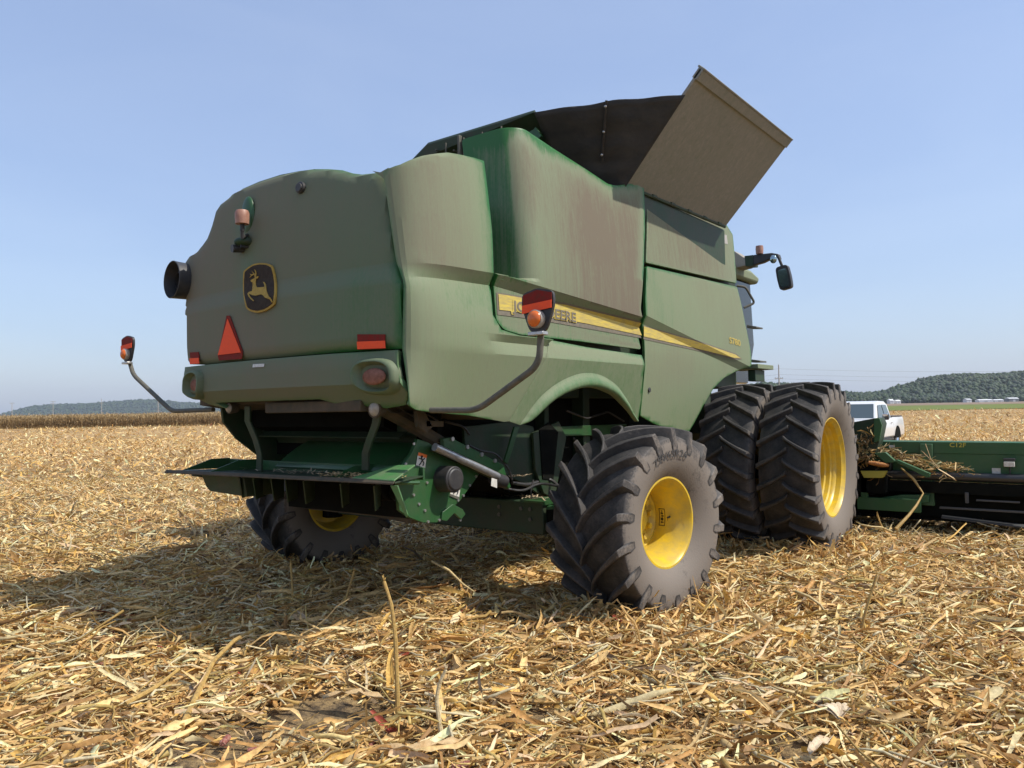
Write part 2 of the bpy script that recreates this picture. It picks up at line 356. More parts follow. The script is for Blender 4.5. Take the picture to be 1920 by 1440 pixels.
# ================================================================== GROUND
def hgt(x, y):
    x = np.asarray(x, float); y = np.asarray(y, float)
    d = np.hypot(x-CAM[0], y-CAM[1])
    h = .022*np.sin(x*1.9+y*.7+1) + .02*np.sin(y*2.3-x*.8) + .014*np.sin(x*4.7+1.3*y) + .010*np.sin(5.3*y-3.1*x+2)
    h = h*np.exp(-d/60.)
    t = np.clip((d-14)/16, 0, 1); return h - .17*t*t*(3-2*t)
def warp_axis(n, near, far):
    t = np.linspace(-1, 1, n); k = 9.
    return np.sign(t)*(near*np.abs(t)*n/160 + far*(np.exp(k*np.abs(t))-1)/(np.exp(k)-1))
ax = warp_axis(420, 3.2, 9000); gx, gy = np.meshgrid(ax + 2.5, ax + 0.5, indexing='ij')
gz = hgt(gx, gy) - .03
n = len(ax); co = np.stack([gx, gy, gz], -1).reshape(-1, 3)
ii, jj = np.meshgrid(np.arange(n-1), np.arange(n-1), indexing='ij'); a = (ii*n+jj).ravel()
def fast_mesh(name, co, quads, cols=None, mats=(), smooth=False):
    me = bpy.data.meshes.new(name); me.vertices.add(len(co)); me.vertices.foreach_set('co', np.asarray(co, np.float32).ravel())
    k = quads.shape[1]; me.loops.add(quads.size); me.loops.foreach_set('vertex_index', quads.astype(np.int32).ravel())
    me.polygons.add(len(quads)); me.polygons.foreach_set('loop_start', np.arange(0, quads.size, k, dtype=np.int32))
    if cols is not None:
        at = me.attributes.new('tint', 'FLOAT_COLOR', 'POINT'); at.data.foreach_set('color', np.concatenate([cols, np.ones((len(cols),1))], 1).astype(np.float32).ravel())
    for m in mats: me.materials.append(m)
    me.update(calc_edges=True)
    if smooth: me.shade_smooth()
    o = bpy.data.objects.new(name, me); COL.objects.link(o); return o
def ground_mat():
    m = bpy.data.materials.new('harvested_field_soil'); m.use_nodes = True; t = m.node_tree; L = t.links; N = t.nodes; b = N['Principled BSDF']; b.inputs['Roughness'].default_value = .95; b.inputs['Specular IOR Level'].default_value = .1
    g = N.new('ShaderNodeNewGeometry'); cd_ = N.new('ShaderNodeVectorMath'); cd_.operation = 'DISTANCE'; cd_.inputs[1].default_value = (5, -5, 0)
    L.new(g.outputs['Position'], cd_.inputs[0])
    def nz(s, d=6, r=.7):
        mp = N.new('ShaderNodeMapping'); mp.inputs['Scale'].default_value = s if isinstance(s, tuple) else (s,)*3
        n = N.new('ShaderNodeTexNoise'); n.inputs['Scale'].default_value = 1; n.inputs['Detail'].default_value = d; n.inputs['Roughness'].default_value = r
        L.new(g.outputs['Position'], mp.inputs[0]); L.new(mp.outputs[0], n.inputs[0]); return n.outputs[0]
    def ramp(f, pts):
        r = N.new('ShaderNodeValToRGB'); e = r.color_ramp.elements
        e[0].position, e[0].color = pts[0][0], (*pts[0][1], 1); e[1].position, e[1].color = pts[-1][0], (*pts[-1][1], 1)
        for p, c in pts[1:-1]: q = e.new(p); q.color = (*c, 1)
        L.new(f, r.inputs[0]); return r.outputs[0]
    near = ramp(nz(9.), [(.38,(.075,.058,.042)),(.5,(.22,.155,.085)),(.6,(.36,.25,.12)),(.72,(.52,.40,.22))])
    far = ramp(nz(1.1, 9, .78), [(.36,(.17,.105,.05)),(.5,(.40,.26,.125)),(.64,(.60,.43,.21))])
    big = ramp(nz((.02,.02,.02), 4), [(.4,(.78,.76,.72)),(.6,(1.0,1.0,1.0))])
    mr = N.new('ShaderNodeMapRange'); mr.inputs[1].default_value = 12; mr.inputs[2].default_value = 45; L.new(cd_.outputs['Value'], mr.inputs[0])
    mx = N.new('ShaderNodeMix'); mx.data_type = 'RGBA'; L.new(mr.outputs[0], mx.inputs[0]); L.new(near, mx.inputs[6]); L.new(far, mx.inputs[7])
    mm = N.new('ShaderNodeMix'); mm.data_type = 'RGBA'; mm.blend_type = 'MULTIPLY'; mm.inputs[0].default_value = 1; L.new(mx.outputs[2], mm.inputs[6]); L.new(big, mm.inputs[7])
    L.new(mm.outputs[2], b.inputs['Base Color'])
    bp = N.new('ShaderNodeBump'); bp.inputs['Strength'].default_value = .9; bp.inputs['Distance'].default_value = .06; L.new(nz(14.), bp.inputs['Height']); L.new(bp.outputs[0], b.inputs['Normal'])
    return m
gr = fast_mesh('ground', co, np.stack([a, a+n, a+n+1, a+1], 1), mats=[ground_mat()], smooth=True)
tag(gr, kind='structure')

def strip(name, pts, z, m, thick=None):
    b = MB(); b.add([(p.x, p.y, z) for p in pts], [tuple(range(len(pts)))]); o = b.build(name, m, smooth=0, fix=False); 
    if o.data.polygons[0].normal.z < 0: o.data.flip_normals()
    return tag(o, kind='structure')
def field_mat(n, c1, c2, sc=.4):
    m = mat(n, c1, .95, noise=(c2, sc, .15), spec=.1); return m
strip('green_field_strip', [cw(30,170), cw(420,205), cw(900,430), cw(60,430)], -.10, field_mat('low_green_crop', (.10,.15,.035), (.19,.19,.06), .15))
strip('brown_field_strip', [cw(50,430.5), cw(1000,430.5), cw(2600,1520), cw(60,1520)], -.06, field_mat('dry_brown_field', (.20,.145,.10), (.27,.20,.14), .03))

# ------------------------------------------------------------------ chopped corn residue
def leaf_mat(name, attr='tint', trans=.22):
    m = bpy.data.materials.new(name); m.use_nodes = True; t = m.node_tree; L = t.links; N = t.nodes
    b = N['Principled BSDF']; b.inputs['Roughness'].default_value = .62; b.inputs['Specular IOR Level'].default_value = .35
    at = N.new('ShaderNodeAttribute'); at.attribute_name = attr
    g = N.new('ShaderNodeNewGeometry'); n = N.new('ShaderNodeTexNoise'); n.inputs['Scale'].default_value = 45; n.inputs['Detail'].default_value = 4
    L.new(g.outputs['Position'], n.inputs[0]); mr = N.new('ShaderNodeMapRange'); mr.inputs[1].default_value = .3; mr.inputs[2].default_value = .7; mr.inputs[3].default_value = .68; mr.inputs[4].default_value = 1.15
    L.new(n.outputs[0], mr.inputs[0]); mm = N.new('ShaderNodeVectorMath'); mm.operation = 'SCALE'; L.new(at.outputs['Color'], mm.inputs[0]); L.new(mr.outputs[0], mm.inputs['Scale'])
    L.new(mm.outputs[0], b.inputs['Base Color'])
    tr = N.new('ShaderNodeBsdfTranslucent'); L.new(mm.outputs[0], tr.inputs[0]); mx = N.new('ShaderNodeMixShader'); mx.inputs[0].default_value = trans
    L.new(b.outputs[0], mx.inputs[1]); L.new(tr.outputs[0], mx.inputs[2]); L.new(mx.outputs[0], N['Material Output'].inputs[0]); return m
MLEAF = leaf_mat('dry_husk_and_leaf')
PAL = np.array([(.60,.41,.20),(.72,.54,.31),(.82,.70,.49),(.44,.26,.11),(.62,.41,.14),(.32,.19,.09),(.76,.58,.44),(.20,.15,.11),(.32,.07,.05)])
PW = np.array([.27,.24,.14,.14,.06,.06,.06,.028,.002]); PW = PW/PW.sum(); PAL = np.clip(PAL*[1.17,1.09,.84], 0, .92)
def scatter(n, d0, d1, k=.82, extra=1.6, pw=1.0):
    u = rng.random(n); d = (d0**(2*pw) + u*(d1**(2*pw)-d0**(2*pw)))**(1/(2*pw)); x = (rng.random(n)*2-1)*(k*d+extra)
    X = CAM[0] + x*CY - d*SY; Y = CAM[1] + x*SY + d*CY; return X, Y, d
SOIL = [(K(640,1330,Z=0), .30), (K(400,1405,Z=0), .32), (K(560,1350,Z=0), .22), (K(1850,1300,Z=0), .15), (K(1010,1340,Z=0), .12), (K(1480,1400,Z=0), .14), (K(230,1250,Z=0), .14), (K(240,920,Z=0), .5), (K(420,940,Z=0), .4)]
def keep_mask(X, Y):
    m = np.ones(len(X), bool); r = rng.random(len(X))
    for c, rad in SOIL:
        q = np.hypot((X-c.x), (Y-c.y)); m &= ~((q < rad*(.75+.5*r)) & (rng.random(len(X)) < .86))
    return m
def frames(n, flat, az_bias=None):
    az = rng.random(n)*2*PI
    if az_bias is not None:
        k = rng.random(n) < .48; az[k] = az_bias + rng.normal(0, .35, k.sum())
    tilt = rng.normal(0, flat, n); rl = rng.normal(0, .6, n)
    d = np.stack([np.cos(az)*np.cos(tilt), np.sin(az)*np.cos(tilt), np.sin(tilt)], 1)
    up = np.tile([0,0,1.], (n,1)); s = np.cross(d, up); s /= np.linalg.norm(s, axis=1)[:,None]; u = np.cross(s, d)
    c, sn = np.cos(rl)[:,None], np.sin(rl)[:,None]; return d, s*c + u*sn, u*c - s*sn
def leaves(X, Y, L, W, flat, segs=4, lift=.03, curl=1., three=True, az=None):
    n = len(X); d, s, u = frames(n, flat, az); base = np.stack([X, Y, hgt(X, Y) + np.abs(rng.normal(0, lift, n)) - .012], 1)
    # the lower end of a tilted piece rests on the litter
    base[:,2] += np.abs(d[:,2])*L*.42
    cx = 3 if three else 2; ts = np.linspace(-.5, .5, segs+1); out = np.empty((n, segs+1, cx, 3))
    bendk = rng.normal(0, .35*curl, n); tw = rng.normal(0, .9*curl, n); ph = rng.random(n)*.5; cup = rng.normal(.25, .3, n); blunt = np.clip(rng.normal(.35, .35, n), .06, 1.0)
    for i, t in enumerate(ts):
        a = (tw*t)[:,None]; si = s*np.cos(a) + u*np.sin(a); ui = u*np.cos(a) - s*np.sin(a)
        c = base + d*(L*t)[:,None] + u*(bendk*L*(t*t*4-1)*.25 + .035*L*np.sin((t+ph)*9))[:,None] + s*(.035*L*np.sin(t*4+ph*7))[:,None]
        wv = W*(blunt + (1-blunt)*np.sqrt(np.clip(1-(2*t*.98)**2, 0, 1)))*(.6+.75*rng.random(n))
        if three:
            out[:,i,0] = c - si*wv[:,None]*.5; out[:,i,1] = c - ui*(wv*cup)[:,None]; out[:,i,2] = c + si*wv[:,None]*.5
        else:
            out[:,i,0] = c - si*wv[:,None]*.5; out[:,i,1] = c + si*wv[:,None]*.5
    per = (segs+1)*cx; q = []
    for i in range(segs):
        for j in range(cx-1): q.append((i*cx+j, i*cx+j+1, (i+1)*cx+j+1, (i+1)*cx+j))
    q = np.array(q); quads = (np.arange(n)[:,None,None]*per + q[None]).reshape(-1, 4)
    ci = rng.choice(len(PAL), n, p=PW); col = PAL[ci]*(.72+.5*rng.random((n,1))); col = np.repeat(np.clip(col,0,.9), per, 0)
    return out.reshape(-1, 3), quads, col
def sticks(X, Y, L, W, flat, lift=.04, bright=None):
    n = len(X); d, s, u = frames(n, flat); base = np.stack([X, Y, hgt(X, Y) + np.abs(rng.normal(0, lift, n))], 1); base[:,2] += np.abs(d[:,2])*L*.45
    out = np.empty((n, 4, 4, 3)); kink = rng.normal(0, .05, (n,2))
    for i, t in enumerate((-.5,-.15,.2,.5)):
        c = base + d*(L*t)[:,None] + s*(kink[:,:1]*L[:,None])*(i in (1,2)) + u*(kink[:,1:]*L[:,None])*(i == 1)
        ww = (W*(1.1 - .25*i/3*2))[:,None]*.5
        for j, (a, b_) in enumerate(((1,.6),(-.6,1),(-1,-.6),(.6,-1))): out[:,i,j] = c + s*ww*a + u*ww*b_
    q = [(i*4+j, i*4+(j+1)%4, (i+1)*4+(j+1)%4, (i+1)*4+j) for i in range(3) for j in range(4)] + [(3,2,1,0),(12,13,14,15)]
    quads = (np.arange(n)[:,None,None]*16 + np.array(q)[None]).reshape(-1, 4)
    P2 = np.array([(.66,.48,.16),(.72,.56,.28),(.54,.35,.11),(.80,.68,.42)]); col = P2[rng.integers(0,4,n)]*(.75+.4*rng.random((n,1)))
    return out.reshape(-1, 3), quads, np.repeat(col, 16, 0)
def merge(parts):
    vs, qs, cs, o = [], [], [], 0
    for v, q, c in parts: vs.append(v); qs.append(q+o); cs.append(c); o += len(v)
    return np.concatenate(vs), np.concatenate(qs), np.concatenate(cs)
def U(n, a, b): return a + (b-a)*rng.random(n)
def LN(n, med, sg, lo, hi): return np.clip(med*np.exp(rng.normal(0, sg, n)), lo, hi)
parts = []
def zone(nn, d0, d1, fn, **k):
    X, Y, d = scatter(nn, d0, d1, **k); m = keep_mask(X, Y); parts.append(fn(X[m], Y[m], m.sum()))
AZ = YAW + .35
zone(42000, 2.4, 8.5, lambda X,Y,n: leaves(X, Y, LN(n,.100,.60,.025,.40), LN(n,.0165,.45,.004,.045), .22, 4, .022, az=AZ), pw=.8)
zone(8500, 2.4, 9.5, lambda X,Y,n: leaves(X, Y, LN(n,.25,.40,.1,.65), LN(n,.023,.35,.008,.055), .16, 6, .035, 1.0, az=AZ), pw=.8)
zone(48000, 2.4, 8.5, lambda X,Y,n: leaves(X, Y, LN(n,.035,.5,.012,.09), LN(n,.009,.4,.003,.02), .38, 2, .03, .6, three=False), pw=.8)
zone(9500, 2.4, 10, lambda X,Y,n: sticks(X, Y, LN(n,.14,.5,.05,.5), LN(n,.011,.35,.004,.024), .22), pw=.8)
zone(5000, 2.4, 10, lambda X,Y,n: leaves(X, Y, LN(n,.09,.4,.04,.2), LN(n,.014,.4,.006,.03), .75, 4, .03, 1.2), pw=.8)
zone(90000, 8.5, 22, lambda X,Y,n: leaves(X, Y, LN(n,.12,.5,.04,.4), LN(n,.022,.4,.008,.05), .28, 3, .03, three=False), pw=.7, k=1.1)
zone(48000, 8.5, 22, lambda X,Y,n: leaves(X, Y, LN(n,.06,.5,.02,.15), LN(n,.014,.4,.006,.03), .5, 1, .04, .5, three=False), pw=.7, k=1.1)
zone(4500, 9, 26, lambda X,Y,n: sticks(X, Y, LN(n,.2,.5,.08,.6), LN(n,.014,.3,.008,.028), .35), pw=.7)
zone(74000, 22, 60, lambda X,Y,n: leaves(X, Y, LN(n,.18,.5,.06,.5), LN(n,.045,.4,.02,.1), .45, 2, .05, three=False), pw=.6, k=1.15)
zone(38000, 60, 170, lambda X,Y,n: leaves(X, Y, LN(n,.32,.5,.1,.8), LN(n,.11,.4,.05,.25), .5, 1, .05, .5, three=False), pw=.55, k=1.2)
for (cx_, cy_, rad, nn) in ((2.2,-.45,.55,1500),(1.95,-.3,.45,900),(2.5,.3,.4,700),(-1.9,-.3,.55,900),(2.5,3.0,.6,1100),(2.85,3.6,.4,500),(1.75,3.0,.5,600)):   # litter pushed up against the tyres
    X = rng.normal(cx_, rad*.5, nn); Y = rng.normal(cy_, rad*.5, nn); v_, q_, c_ = leaves(X, Y, LN(nn,.11,.5,.03,.35), LN(nn,.018,.4,.006,.05), .45, 4, .05, 1.2)
    bump_ = np.repeat(.07*np.exp(-((X-cx_)**2+(Y-cy_)**2)/(rad*.5)**2), len(v_)//nn); v_[:,2] += bump_; parts.append((v_, q_, c_))
v, q, c = merge(parts); parts = []
res = fast_mesh('corn_residue', v, q, c, [MLEAF]); tag(res, 'chopped dry corn leaves, husks and stalk pieces covering the harvested field', 'corn residue', kind='stuff')

# standing stubble and single stalks in the foreground
def stalk(name, pts, rad, label, colour=0, leafs=0, group=None):
    b = MB(); P = bend(pts, .04, 3); n = len(P); rs = [rad*(1.12 - .4*i/n + (.16 if i % 5 == 0 else 0)) for i in range(n)]
    b.tube(P, rad, 0, 7, True, rs)
    for k in range(5):            # frayed top
        a = k*1.3; t = P[-1]; b.tube([t, t+Vector((math.cos(a)*rad*.8, math.sin(a)*rad*.8, rad*(1.2+k*.5)))], rad*.22, 0, 4)
    base = P[0]
    o = b.build(name, colour and MSTW or MSTY); 
    tag(o, label, 'corn stalk', group); return o
MSTY = mat('dry_stalk', (.56,.37,.11), .6, noise=((.30,.18,.06), (45,45,6), .2), bump=.3, bscale=60)
MSTW = mat('bleached_stalk', (.72,.60,.38), .6, noise=((.45,.33,.15), 25., .2), bump=.3, bscale=60)
def gpt(u, v, h=0): 
    p = K(u, v, Z=0); return p
def upr(base, u, v):
    "point straight above the ground point base's depth plane"
    b = Vector(base); dn = Vector((-SY, CY, 0)); d = Vector(M3 @ np.array([(u-960)/F, -(v-720)/F, -1.])); c = Vector(CAM)
    return c + d*((b-c).dot(dn)/d.dot(dn))
b0 = gpt(746,1342); stalk('corn_stalk', [b0 - Vector((0,0,.02)), upr(b0,744,1270), upr(b0,741,1190), upr(b0,733,1130), upr(b0,720,1090)], .012, 'tall broken corn stalk standing upright in the near foreground, left of the rear wheel')
b0 = gpt(828,1375); stalk('corn_stalk', [b0 - Vector((0,0,.02)), upr(b0,822,1340), upr(b0,818,1310), upr(b0,824,1280), upr(b0,836,1256)], .0115, 'pale bleached bent corn stalk just right of the tall foreground stalk', 1)
b0 = gpt(1612,1188); stalk('corn_stalk', [b0 - Vector((0,0,.02)), upr(b0,1622,1150), upr(b0,1634,1110), upr(b0,1644,1078)], .011, 'leaning brown corn stalk standing alone in the litter below the front duals')
b0 = gpt(548,1140); stalk('corn_stalk', [b0, upr(b0,548,1100), upr(b0,545,1055)], .010, 'short thin corn stalk upright in the shadow behind the far rear wheel')
b0 = gpt(640,1150); stalk('corn_stalk', [b0, upr(b0,652,1110), upr(b0,664,1070)], .009, 'short corn stalk leaning right in the shaded litter')
b0 = gpt(1672,1015); stalk('corn_stalk', [b0, upr(b0,1652,985), upr(b0,1645,965)], .012, 'broken corn stalk leaning left in front of the corn header')
# long fallen stalks
def fallen(pp, r, label):
    P = [K(u, v, Z=.05+.015*i) for i, (u, v) in enumerate(pp)]; b = MB(); P = bend(P, .05, 3); b.tube(P, r, 0, 7, True, [r*(1.1-.3*i/len(P)) for i in range(len(P))]); tag(b.build('fallen_stalk', MSTY), label, 'corn stalk')
fallen([(340,1365),(375,1290),(400,1240),(440,1200),(482,1178)], .016, 'long fallen corn stalk slanting up to the right at lower left')
fallen([(235,1320),(290,1290),(335,1255)], .013, 'short thick fallen stalk piece left of the long slanting stalk')
fallen([(95,1440),(130,1405),(155,1388)], .014, 'yellow fallen stalk piece at the lower left edge')
fallen([(395,1165),(440,1130),(475,1095)], .006, 'thin straight straw lying in the shadow edge at left')
fallen([(0,1295),(45,1275),(90,1260)], .013, 'fallen stalk at the far left edge of the foreground')
# big curled leaves / husks
def big_leaf(pp, wd, label, mcol, zz=.06):
    P = [K(u, v, Z=zz+.03*math.sin(PI*i/(len(pp)-1))) for i, (u, v) in enumerate(pp)]; P = bend(P, .08, 3); n = len(P); vs = []; fs = []
    for i, p in enumerate(P):
        d = (P[min(i+1,n-1)]-P[max(i-1,0)]).normalized(); s = d.cross(Vector((0,0,1))).normalized(); ww = wd*math.sin(PI*(.06+.88*i/(n-1)))**.7
        for k in range(5): a = (k-2)/2; vs.append(p + s*ww*a*.5 + Vector((0,0,1))*(.28*ww*(a*a) + .012*math.sin(i*2.1+k)))
    for i in range(n-1):
        for k in range(4): fs.append((i*5+k, i*5+k+1, i*5+k+6, i*5+k+5))
    b = MB().add(vs, fs); o = b.build('corn_leaf', mcol, smooth=60); sd = o.modifiers.new('thickness', 'SOLIDIFY'); sd.thickness = .0015; tag(o, label, 'dry leaf')
MLB = mat('brown_dry_leaf', (.44,.27,.11), .6, noise=((.58,.42,.22), (20,20,20), .2), bump=.4, bscale=50)
MLP = mat('pale_dry_husk', (.72,.60,.42), .6, noise=((.5,.35,.2), (20,20,20), .2), bump=.4, bscale=50)
big_leaf([(605,1308),(650,1298),(700,1304),(742,1320)], .05, 'long arched brown corn leaf lying left of the tall foreground stalk', MLB)
big_leaf([(700,1402),(770,1404),(850,1395),(890,1372)], .055, 'broad grey-tan corn leaf lying below the pale bent stalk', MLB)
big_leaf([(1372,1368),(1420,1352),(1470,1360),(1515,1392)], .035, 'curved brown corn leaf lying at lower right centre', MLB)
big_leaf([(1515,1412),(1535,1395),(1560,1382)], .06, 'flat pale husk lying at the bottom right of the field', MLP)
for k in range(7):
    a = -1.1 + .32*k; c = K(1560, 1350, Z=.05); e = c + Vector((math.cos(YAW+a+1.2)*.13, math.sin(YAW+a+1.2)*.13, .05))
hb = MB()
c = K(1575, 1352, Z=.03)
for k in range(16):
    a = YAW + PI*.5 + (k-7.5)*.13; L_ = .10 + .03*random.random(); d = Vector((math.cos(a), math.sin(a), 0)); s = Vector((-d.y, d.x, 0)); vs = []
    for i in range(6):
        t = i/5; p = c + d*L_*t + Vector((0,0,.05*math.sin(t*2.4) + .008*(k%3))); ww = .013*math.sin(PI*(.1+.8*t)); vs += [p - s*ww, p + Vector((0,0,.003)), p + s*ww]
    hb.add(vs, [(i*3+j, i*3+j+1, i*3+j+4, i*3+j+3) for i in range(5) for j in range(2)])
tag(hb.build('corn_husk', MLP, smooth=60), 'fan of white corn husk spread open at lower right', 'husk')
# cobs
MCB = mat('red_corn_cob', (.28,.07,.05), .8, noise=((.42,.22,.16), 120., .1), bump=.9, bscale=150)
cob0 = None
cl = 'broken red corn cob piece lying in the chopped residue'
CL = ['standing nearly upright on the bare soil at lower left','beside the bare soil patch at lower left','at the far left edge of the lit foreground','in the litter left of the leaning husk at far left','directly below the tall foreground stalk','below the pale bent stalk near the bottom edge','near the long slanting fallen stalk','at the right edge of the foreground','in the litter at lower right, left of the white husk fan','near the bottom edge right of the pale bent stalk','in the shaded litter at left','in the shade near the shadow edge at left','at the foot of the leaning brown stalk','at the right edge level with the leaning stalk','between the tall stalk and the rear wheel']
for ci_, (u, v, az) in enumerate([(422,1398,1.6),(478,1412,.4),(10,1272,.9),(188,1238,.6),(700,1390,1.0),(864,1432,.2),(430,1312,1.1),(1745,1292,.3),(1460,1322,.2),(940,1403,.5),(240,1165,.8),(184,1152,.2),(1608,1192,.1),(1880,1190,.4),(760,1290,.4)]):
    p = K(u, v, Z=.02); r = .011
    if cob0 is None:
        b = MB(); prof = [(-.035,.002),(-.034,.008)] + [(-.030+i*.0066, .0115 + .0015*(i % 2)) for i in range(10)] + [(.034,.008),(.035,.002)]
        b.lathe(prof, (0,0,0), 'X', 12); cob0 = b.build('corn_cob', MCB); o = cob0
    else: o = cob0.copy(); COL.objects.link(o)
    o.location = (p.x, p.y, hgt(p.x, p.y) + .03); o.rotation_euler = (0, random.uniform(-.3,.3), az+YAW); s = random.uniform(.8,1.4); o.scale = (s,s,s)
    tag(o, 'broken red corn cob ' + CL[ci_], 'corn cob', 'red corn cobs in the residue')

# ------------------------------------------------------------------ standing corn at left
def corn_field():
    n = 15000; x = -1.0*128 + rng.random(n)*(128*1.25); row = (rng.random(n)**1.6*26).astype(int); D = 126 + row*.76 + (rng.random(n)-.5)*.3 + .0*x
    X = CAM[0] + x*CY - D*SY; Y = CAM[1] + x*SY + D*CY; parts = []
    H = LN(n, 2.15, .07, 1.7, 2.6); az = rng.random(n)*2*PI
    def ribbon(n, base, tip, mid, W, col):
        s = np.cross(tip-base, [0,0,1.]) ; s = s + rng.normal(0,.2,s.shape); s /= (np.linalg.norm(s, axis=1)[:,None]+1e-6)
        out = np.empty((n,3,2,3))
        for i, (p, ww) in enumerate(((base,1.),(mid,1.),(tip,.25))): out[:,i,0] = p - s*(W*ww/2)[:,None]; out[:,i,1] = p + s*(W*ww/2)[:,None]
        q = np.array([(0,1,3,2),(2,3,5,4)]); return out.reshape(-1,3), (np.arange(n)[:,None,None]*6+q).reshape(-1,4), np.repeat(col, 6, 0)
    z0 = hgt(X, Y); b = np.stack([X,Y,z0],1); t = b + np.stack([rng.normal(0,.06,n), rng.normal(0,.06,n), H],1)
    C0 = np.array([(.42,.30,.15),(.55,.42,.24),(.33,.22,.10),(.48,.33,.15)])
    parts.append(ribbon(n, b, t, (b+t)/2, np.full(n,.035), C0[rng.integers(0,4,n)]*.8))
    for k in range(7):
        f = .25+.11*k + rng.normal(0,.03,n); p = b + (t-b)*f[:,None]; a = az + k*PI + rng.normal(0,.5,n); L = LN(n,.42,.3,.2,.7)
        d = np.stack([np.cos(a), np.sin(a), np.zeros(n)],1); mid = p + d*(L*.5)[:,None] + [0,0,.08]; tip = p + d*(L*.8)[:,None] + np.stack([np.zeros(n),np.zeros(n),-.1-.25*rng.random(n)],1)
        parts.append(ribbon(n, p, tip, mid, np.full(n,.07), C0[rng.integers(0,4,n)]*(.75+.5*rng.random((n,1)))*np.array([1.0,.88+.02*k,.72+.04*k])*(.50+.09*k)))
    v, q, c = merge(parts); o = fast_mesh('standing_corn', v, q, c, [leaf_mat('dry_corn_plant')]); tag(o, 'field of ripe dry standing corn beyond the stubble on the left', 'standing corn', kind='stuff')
corn_field()
def corn_core():
    P = [cw(-135,133), cw(36,133), cw(60,205), cw(-300,205)]; n1, n2 = 120, 30; vs = []; 
    for j in range(n2):
        for i in range(n1):
            s, t = i/(n1-1), j/(n2-1); p = (P[0]*(1-s)+P[1]*s)*(1-t) + (P[3]*(1-s)+P[2]*s)*t; vs.append((p.x, p.y, -.17 + 1.85 + random.uniform(-.14,.14)))
    b = MB(); b.add(vs, [(j*n1+i, j*n1+i+1, (j+1)*n1+i+1, (j+1)*n1+i) for j in range(n2-1) for i in range(n1-1)])
    top = [(v_[0], v_[1], v_[2]) for v_ in vs[:n1]]; b.add(top + [(p[0], p[1], -.3) for p in top], [(i, i+n1, i+n1+1, i+1) for i in range(n1-1)])
    o = b.build('standing_corn_mass', mat('dense_dry_corn', (.09,.05,.025), .95, noise=((.34,.23,.11), 3., .15), spec=.1)); tag(o, 'dense inner rows of the dry standing corn behind its front row', 'standing corn', kind='stuff')
corn_core()

# ------------------------------------------------------------------ wooded hills
def hill(name, prof, D, depth, base_lo, label, cols, tree=11, ntree=5200, u_pad=None):
    us = [p[0] for p in prof]; n1, n2 = 90, 14; vs = []; rows = []
    def H(u): return max((hor(u)-lerp(u, prof))/F*D + 1.68, 1.)
    for j in range(n2):
        t = j/(n2-1); Dj = D - depth + 2*depth*t
        for i in range(n1):
            u = us[0] + (us[-1]-us[0])*i/(n1-1); h = (H(u)-tree*.55)*math.sin(PI*min(.5+.0, t*.5+.0) if t < 1 else PI/2)**.85
            h = (H(u)-tree*.55)*math.sin(PI*t)**.8 if 0 < t < 1 else 0
            p = cw((u-960)/F*D*(1+.0*t), Dj); vs.append((p.x, p.y, max(h, 0)+base_lo))
    b = MB(); b.add(vs, [(j*n1+i, j*n1+i+1, (j+1)*n1+i+1, (j+1)*n1+i) for j in range(n2-1) for i in range(n1-1)])
    o = b.build(name, mat(name+'_soil', (.03,.045,.02), .95)); tag(o, kind='structure')
    ic = bmesh.new(); bmesh.ops.create_icosphere(ic, subdivisions=(1 if tree < 15 else 2), radius=1); iv = np.array([v.co[:] for v in ic.verts]); it = np.array([[v.index for v in f.verts] for f in ic.faces]); ic.free()
    n = ntree; u = us[0] + (us[-1]-us[0])*rng.random(n); t = .02 + .55*rng.random(n)**1.2; hh = np.array([H(a) for a in u])
    z = np.clip((hh-tree*.55)*np.sin(PI*t)**.8, 0, None) + base_lo; Dj = D - depth + 2*depth*t; x = (u-960)/F*D
    X = CAM[0] + x*CY - Dj*SY; Y = CAM[1] + x*SY + Dj*CY; r = LN(n, tree*.42, .28, tree*.2, tree*.75)
    nv = len(iv); jit = 1 + .32*rng.standard_normal((n, nv)).clip(-1.5,1.5)*.6
    V = iv[None]*(r[:,None]*jit)[:,:,None]*np.array([1,1,1.05]); V[:,:,0] += X[:,None]; V[:,:,1] += Y[:,None]; V[:,:,2] += (z + r*.55)[:,None]
    C = np.array(cols)[rng.integers(0, len(cols), n)]*(.8+.4*rng.random((n,1))); C = np.repeat(C, nv, 0)
    o = fast_mesh('wooded_hillside', V.reshape(-1,3), (np.arange(n)[:,None,None]*nv + it).reshape(-1,3), C, [leaf_mat('hill_foliage_'+name, trans=.05)]); tag(o, label, 'woodland', kind='stuff')
GCOL = [(.020,.042,.014),(.032,.058,.017),(.014,.028,.012),(.045,.070,.022)]
hill('right_hills', [(1380,730),(1425,719),(1520,722),(1560,734),(1600,739),(1650,736),(1690,724),(1740,709),(1790,702),(1830,702),(1870,702),(1920,697),(2050,690),(2300,700),(2500,730)], 1650, 110, 0, 'tree covered hill ridge beyond the field on the right', GCOL, 8, 11000)
hill('left_hills', [(5,782),(30,775),(60,763),(90,760),(150,758),(200,755),(250,751),(275,750),(310,752),(350,756),(420,757),(520,760),(760,758),(1000,760)], 6000, 300, 0, 'distant blue wooded ridge above the standing corn on the left', GCOL, 17, 7000)
b = MB()
hill('treeline_right', [(1350,742),(1450,744),(1560,742),(1700,742),(1900,742),(2300,738)], 1500, 22, 0, 'dark line of trees at the foot of the right hill', GCOL[:3], 8, 3500)

